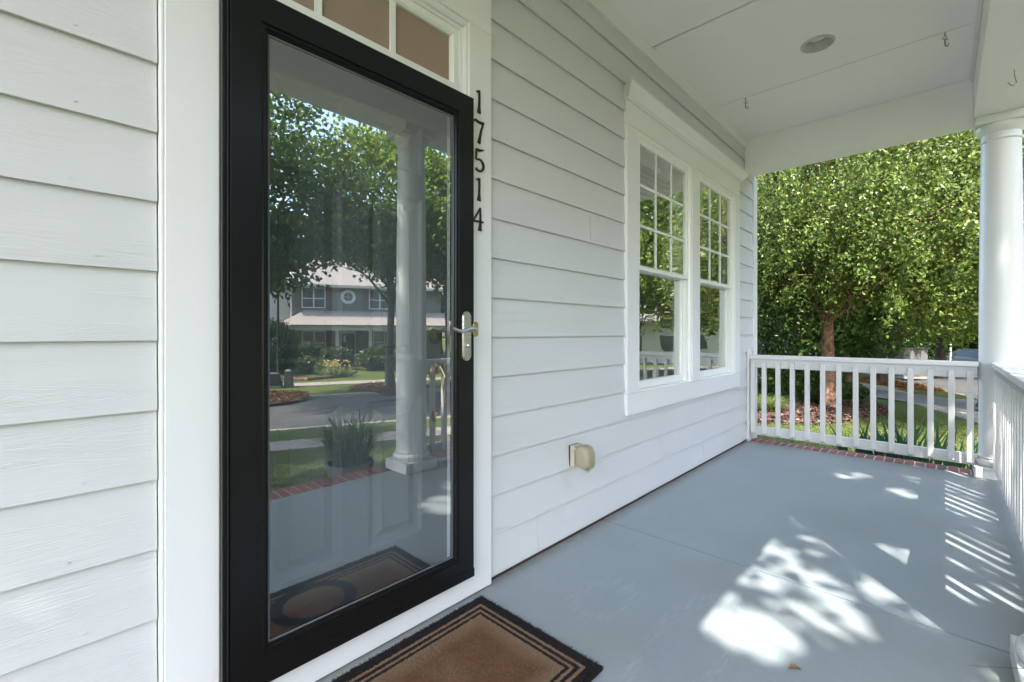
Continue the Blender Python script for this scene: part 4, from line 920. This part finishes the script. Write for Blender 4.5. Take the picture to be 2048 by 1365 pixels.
# ------------------------------------------------------------------ across the street, as the storm door and windows mirror it
def Z5(zx, zy): return 520 + zx / 5.25, 540 + zy / 5.25
VF = 18.4
fh_o = xy_of(on_v(*Z5(600, 1000), VF)[0], VF)
fh = thing('olive_house', 'olive-grey two-storey house with full porch across the street', 'house', (fh_o[0], fh_o[1], hv(VF)))
XF = lambda u, v, z: (*xy_of(u, v), z)
def fu(zx, V_=VF): return on_v(*Z5(zx, 600), V_)[0]
def fz(zy, V_=VF, zx=700): return on_v(*Z5(zx, zy), V_)[1]
GZ = hv(VF)
uL, uR = fu(312), fu(312) + 10.4; zE = fz(158); PV = 16.6; zPF = fz(1000)
MB(XF).box(uL, uR, VF, VF + 9, GZ - .2, zE).build('wall', 'olive_siding', fh)
MB(XF).box(uL - 1.5, uL - .01, VF + 1.5, VF + 7, GZ - .2, zE - .3).build('side_wing', 'white_siding', fh)
for k in range(30):
    z0 = zPF + .1 + k * .2
    if z0 + .2 < zE: MB(XF).add([(uL, VF - .03, z0), (uR, VF - .03, z0), (uR, VF - .002, z0), (uL, VF - .002, z0), (uL, VF - .004, z0 + .2), (uR, VF - .004, z0 + .2)], [(0, 1, 2, 3), (0, 4, 5, 1), (0, 3, 4), (1, 5, 2)]).build('siding_board', 'olive_siding', fh)
MB(XF).add([(uL - .6, VF - .5, zE - .02), (uR + .6, VF - .5, zE - .02), (uR + .6, VF + 9.5, zE - .02), (uL - .6, VF + 9.5, zE - .02), (uL + 2.4, VF + 4.5, zE + 3.0), (uR - 2.4, VF + 4.5, zE + 3.0)],
           [(0, 1, 5, 4), (1, 2, 5), (2, 3, 4, 5), (3, 0, 4), (0, 3, 2, 1)]).build('roof', 'shingle', fh)
MB(XF).box(uL - .58, uR + .58, VF - .49, VF - .46, zE - .2, zE - .021).build('fascia', 'cream_paint', fh)
MB(XF).box(uL, uL + .14, VF - .05, VF - .031, GZ, zE - .21).build('corner_board', 'white_siding', fh)
def far_window(a, b, z0, z1, two=True):
    w = MB(XF).box(a, b, VF - .07, VF - .031, z0, z1).build('window', 'white_siding', fh); n_ = 2 if two else 1; zm = (z0 + z1) / 2 - .05
    for i in range(n_):
        p0 = a + .07 + (b - a - .05) / n_ * i; p1 = a + (b - a - .05) / n_ * (i + 1) - .02
        for q0, q1 in ((z0 + .07, zm - .03), (zm + .03, z1 - .07)):
            MB(XF).box(p0, p1, VF - .078, VF - .0705, q0, q1).build('pane', 'far_pane', w)
def shutter(a, b, z0, z1):
    MB(XF).box(a, b, VF - .075, VF - .031, z0, z1).build('shutter', 'shutter_brown', fh)
t = NT('far_pane'); t.base((.12, .13, .125), .08); M['far_pane'] = t.m
zw0, zw1 = fz(405), fz(190)
far_window(fu(437), fu(688), zw0, zw1); shutter(fu(362), fu(435), zw0, zw1); shutter(fu(691), fu(757), zw0, zw1)
far_window(fu(1143), fu(1143) + (fu(688) - fu(437)), zw0, zw1); shutter(fu(1080), fu(1141), zw0, zw1); shutter(fu(1143) + (fu(688) - fu(437)) + .03, fu(1143) + (fu(688) - fu(437)) + .5, zw0, zw1)
uc, zc_ = fu(925), fz(280); rr = (fu(1003) - fu(847)) / 2
for nm, r_, m_, yy in (('round_window', rr, 'white_siding', -.08), ('pane', rr * .6, 'far_pane', -.09)):
    ring_ = MB(XF).prism([(uc + r_ * math.cos(6.283 * i / 28), zc_ + r_ * math.sin(6.283 * i / 28)) for i in range(28)], VF + yy, VF - .031, 'y')
    if nm == 'round_window': rw = ring_.build(nm, m_, fh)
    else: ring_.build(nm, m_, rw)
MB(XF).box(uc - .015, uc + .015, VF - .097, VF - .0905, zc_ - rr * .58, zc_ + rr * .58).build('muntin', 'white_siding', rw); MB(XF).box(uc - rr * .58, uc + rr * .58, VF - .098, VF - .0908, zc_ - .015, zc_ + .015).build('muntin', 'white_siding', rw)
# porch of the far house
ze = fz(578, PV - .4); zt = ze + 1.0
MB(XF).add([(uL - .7, PV - .4, ze), (uR + .3, PV - .4, ze), (uR + .3, VF - .031, zt), (uL + .9, VF - .031, zt), (uL - .7, VF - .031, ze), (uR + .3, VF - .031, ze)], [(0, 1, 2, 3), (0, 3, 4), (1, 5, 2), (0, 4, 5, 1)]).build('porch_roof', 'shingle', fh)
MB(XF).box(uL - .55, uR + .2, PV - .22, PV, ze - .36, ze - .005).build('porch_beam', 'cream_paint', fh)
MB(XF).box(uL - .55, uR + .2, PV + .005, VF - .032, ze - .06, ze - .006).build('porch_ceiling', 'cream_paint', fh)
MB(XF).box(uL - .6, uR + .2, PV - .3, VF - .032, GZ - .2, zPF).build('porch_deck', 'brick_edge', fh)
pu = on_v(*Z5(338, 800), PV - .11)[0]
for zx in (338, 812, 1160, 1530):
    u_ = on_v(*Z5(zx, 800), PV - .11)[0]; x_, y_ = xy_of(u_, PV - .11)
    MB().lathe([(.2, zPF), (.2, zPF + .1), (.13, zPF + .14), (.13, (zPF + ze) / 2), (.11, ze - .5), (.17, ze - .42), (.17, ze - .362)], (x_, y_, 0), 16).build('porch_column', 'cream_paint', fh, smooth=True)
zl0, zl1 = fz(880), fz(640)
far_window(fu(440), fu(690), zl0, zl1); shutter(fu(382), fu(436), zl0, zl1); shutter(fu(695), fu(775), zl0, zl1)
far_window(fu(1185), fu(1420), zl0, zl1); shutter(fu(1425), fu(1490), zl0, zl1)
dr = MB(XF).box(fu(845), fu(1005), VF - .07, VF - .031, zPF + .005, fz(640)).build('front_door', 'cream_paint', fh)
MB(XF).box(fu(858), fu(992), VF - .085, VF - .0705, zPF + .03, fz(672)).build('leaf', 'dark_door', dr); MB(XF).box(fu(875), fu(898), VF - .093, VF - .0855, fz(765), fz(690)).build('glass', 'white_siding', dr)
MB(XF).box(fu(1012), fu(1135), VF - .06, VF - .031, zPF + .02, fz(640)).build('shadow_panel', 'shutter_brown', fh)  # dark panel painted for the shadow on the wall beside the door

# planting in front of the olive house
def zpt(zx, zy): return gpt(*Z5(zx, zy), True)
for zx, zy, w, h, lm, n, lab in ((160, 1085, 1.15, 1.5, 'shrub_leaf', 5200, 'tall rounded shrub beside the lamp post at the olive house'), (520, 1050, .85, .85, 'shrub_leaf', 2600, 'rounded shrub under the olive house window'), (490, 1095, .55, .5, 'bright_shrub_leaf', 2000, 'bright small shrub in the brick-edged bed'),
                                 (800, 1050, 1.0, .72, 'shrub_leaf', 3000, 'clipped shrub before the olive house door'), (1310, 1045, 1.7, .75, 'shrub_leaf', 4200, 'long clipped hedge at the right of the olive house porch'), (370, 1080, .6, .6, 'shrub_leaf', 1600, 'dark low shrub between lamp post and bright shrub'), (690, 1100, .55, .4, 'bright_shrub_leaf', 1600, 'pale leafy clump beside the daylilies')):
    b, tt = zpt(zx, zy); shrub('far_shrub', lab, b, (w, w * .8, h), n, (.16, .1), lm, 'shrubs before the olive house', stems=5)
b, tt = zpt(800, 1120); dl = tuft('daylily_plant', 'yellow flowering daylilies in the bed across the street', b, 380, .8, .75, .04, .7, 'strap_leaf', 'plant')
n = 70; P = np.stack([rng.normal(size=n) * .45, rng.normal(size=n) * .4, .55 + .3 * rng.random(n)], 1); V, Q = leaves(P, rand_dirs(n), rand_dirs(n, .6), np.full(n, .15), np.full(n, .1)); link_mesh('flowers', raw_mesh('flowers', V, Q, 'yellow_petal'), dl)
be = MB(); pts = [zpt(zx, zy)[0] for zx, zy in ((20, 1110), (150, 1130), (330, 1158), (500, 1165), (680, 1145), (820, 1130), (920, 1110), (1000, 1080))]
be.tube([(x, y, z + .05) for x, y, z in pts], .11, 6); tag(be.build('bed_edging', 'brick_edge', loc=pts[3]), 'curved brick edging of the flower bed across the street', 'edging')
b, tt = zpt(190, 1232); lp = thing('lamp_post', 'black cast lamp post on the lawn of the olive house', 'lamp post', b)
MB().lathe([(.2, 0), (.2, .12), (.13, .3), (.09, .5), (.055, .6), (.05, 2.2), (.04, 4.0)], b, 14).build('pole', 'lamp_black', lp, smooth=True)
MB().lathe([(.1, 4.0), (.16, 4.1), (.19, 4.45), (.1, 4.6), (.02, 4.7)], b, 12).build('lantern', 'lamp_lens', lp, smooth=True); MB().lathe([(.22, 4.45), (.1, 4.66), (.02, 4.78)], b, 12).build('cap', 'lamp_black', lp)
b, tt = zpt(303, 1235); bo = thing('low_post', 'short dark tapered post beside the far lamp post', 'post', b); MB().lathe([(.22, 0), (.17, .6), (.17, .68), (.1, .7)], b, 4).build('body', 'bin_green', bo); MB().lathe([(.2, .7), (.12, .76), (0, .78)], b, 4, cap=False).build('cap', 'bin_green', bo)
b, tt = zpt(70, 1240); ub = thing('utility_box', 'low dark green utility box on the far lawn', 'box', b)
xf = lambda x, y, z: (b[0] + x * UX + y * NX, b[1] + x * UY + y * NY, b[2] + z)
MB(xf).box(-.55, .55, -.4, .4, 0, .1).build('pad', 'concrete', ub); MB(xf).box(-.5, .5, -.35, .35, .1, .62).build('body', 'bin_green', ub, bevel=.03); MB(xf).box(-.3, .1, -.36, -.351, .3, .45).build('label_plate', 'concrete', ub)
# street trees across
def refl_tree(px, py, lab, r, h, bl, lm, leaf=(.2, .15, 46), limbs=20, straw=None, sp=.48):
    b, tt = gpt(px, py, True); tree('far_street_tree', lab, b, r, h, bl, leaf, lm, 'maple_bark', spread=sp, limbs=limbs, group='trees mirrored in the storm door')
    if straw: outline_bed('pine_straw', ring_pts(b, straw), .06, 'mulch', 'orange pine straw round the ' + lab, 1500, 'pine_straw', (.26, .03))
    return b
refl_tree(780, 775, 'maple with forked dark trunk before the olive house', .2, 11, [((0, 0, 8.0), (3.4, 3.4, 3.0), 230), ((-1.6, .5, 6.1), (2.0, 1.8, 1.0), 70), ((.9, -.6, 5.6), (1.6, 1.6, .8), 45)], 'maple_leaf', straw=1.7, limbs=26)
refl_tree(512, 797, 'shady street tree beside the far lamp post', .2, 11, [((0, 0, 8.0), (3.2, 3.2, 3.2), 200), ((.2, .3, 5.2), (1.8, 1.8, 1.3), 80)], 'oak_leaf', straw=1.8)
refl_tree(893, 775, 'slim street tree farther along the far sidewalk', .13, 10, [((0, 0, 7.2), (2.8, 2.8, 2.8), 170)], 'maple_leaf')
refl_tree(1010, 770, 'round-crowned street tree past the slim one', .2, 10, [((0, 0, 6.0), (3.2, 3.2, 3.6), 180)], 'maple_leaf')
for (u_, v_), lab, r, h in (((-7.5, 26), 'tall tree rising behind the left of the olive house', 4.2, 13), ((4, 33), 'tall tree rising behind the olive house roof', 5.0, 16), ((11.5, 30), 'tall tree rising behind the right of the olive house', 4.6, 14), ((-9, 13), 'bushy tree in the next yard by the olive house', 3.4, 9), ((-13, 22), 'dark tree behind the bushy yard tree', 4.5, 13), ((17, 24), 'tree beside the white garage house', 4.0, 11)):
    x_, y_ = xy_of(u_, v_); tree('yard_tree', lab, (x_, y_, hv(v_)), .25, h, [((0, 0, h * .55), (r, r, h * .4), 210)], (.34, .24, 44), 'oak_leaf', 'oak_bark', spread=.7, limbs=10, group='trees behind the olive house')
# near-side street trees that shade the lawn and the road, the last two added for it
for (x_, y_), lab in (((-1.4, -9.6), 'street maple on the near kerb strip facing the entry'), ((-6.5, -11.8), 'street maple on the near kerb strip farther down the street'), (xy_of(10.5, -4.6), 'street maple on the near kerb strip past the porch'), (xy_of(15.5, -4.8), 'street maple added on the near kerb strip to shade the grey drive')):
    tree('kerb_maple', lab, (x_, y_, ground_z(x_, y_)), .17, 10, [((0, 0, 6.6), (3.3, 3.3, 2.8), 260)], (.2, .15, 46), 'maple_leaf', 'maple_bark', spread=.45, limbs=16, group='street trees on the near kerb')

# white house and garage seen mirrored in the windows
def far_block(u0, u1, v0, v1, h, wall_, roof_, name, lab):
    g = hv(v0); th = thing(name, lab, 'house', XF((u0 + u1) / 2, v0, g))
    MB(XF).box(u0, u1, v0, v1, g - .2, g + h).build('wall', wall_, th)
    m_ = (v0 + v1) / 2; MB(XF).add([(u0 - .5, v0 - .5, g + h), (u1 + .5, v0 - .5, g + h), (u1 + .5, v1 + .5, g + h), (u0 - .5, v1 + .5, g + h), (u0 - .5, m_, g + h + 2.6), (u1 + .5, m_, g + h + 2.6)], [(0, 1, 5, 4), (2, 3, 4, 5), (0, 4, 3), (1, 2, 5), (0, 3, 2, 1)]).build('roof', roof_, th)
    for i in range(3):
        a = u0 + (u1 - u0) * (.12 + .3 * i); w = MB(XF).box(a, a + 1.3, v0 - .06, v0 - .002, g + .9, g + 2.2).build('window', 'white_siding', th); MB(XF).box(a + .08, a + 1.22, v0 - .07, v0 - .061, g + .98, g + 2.12).build('pane', 'far_pane', w)
    gd = MB(XF).box(u0 + .4, u0 + .4 + 0.9, v0 - .05, v0 - .002, g, g + 2.1)
    gd.build('door', 'cabinet_grey', th)
far_block(19, 30, 11, 19, 3.2, 'white_siding', 'grey_roof', 'white_house', 'white single-storey house with grey roof farther down the far side')
far_block(33, 44, 10, 18, 3.4, 'cream_paint', 'shingle', 'cream_house', 'cream house with brown roof at the far end of the street')
for (u_, v_), lab in (((14.2, 5.2), 'street tree before the white house'), ((21, 5.0), 'second street tree before the white house'), ((31, 5.2), 'street tree between the white and cream houses'), ((36, 24), 'big tree behind the cream house'), ((25, 27), 'big tree behind the white house'), ((48, 12), 'tree closing the far side of the street')):
    x_, y_ = xy_of(u_, v_); h = 12 if v_ > 20 else 9.5; r = 4.6 if v_ > 20 else 2.9
    tree('avenue_tree', lab, (x_, y_, hv(v_)), .2, h, [((0, 0, h * .6), (r, r, h * .36), 200)], (.3, .2, 44), 'maple_leaf', 'maple_bark', spread=.55, limbs=12, group='trees before and behind the white house')

# planter and tufts at the foot of the porch front
pb = at_depth(700, 930, 3.95, True); pg = ground_z(pb.x, pb.y)
po = thing('planter', 'grey round planter with tall arching grass before the porch', 'planter', (pb.x, pb.y, pg))
MB().lathe([(.13, 0), (.15, .02), (.185, .40), (.2, .41), (.2, .45), (.18, .45), (.175, .4), (0, .4)], (pb.x, pb.y, pg), 28, cap=False).build('pot', 'pot_grey', po, smooth=True)
n = 420; a = rng.random(n) * 6.283; q_ = .13 * np.sqrt(rng.random(n)); V, Q = blades(np.stack([q_ * np.cos(a), q_ * np.sin(a), np.full(n, .38)], 1), .62, .011, .75, 4); link_mesh('grass_plant', raw_mesh('grass_plant', V, Q, 'shrub_leaf'), po)
for px, tt, n, h, lab in ((615, 3.9, 160, .36, 'light green grassy tuft left of the planter'), (765, 4.3, 110, .34, 'light green grassy tuft between planter and column')):
    q_ = at_depth(px, 950, tt, True); tuft('grass_tuft', lab, (q_.x, q_.y, ground_z(q_.x, q_.y)), n, .12, h, .012, .8, 'strap_leaf', 'plant')
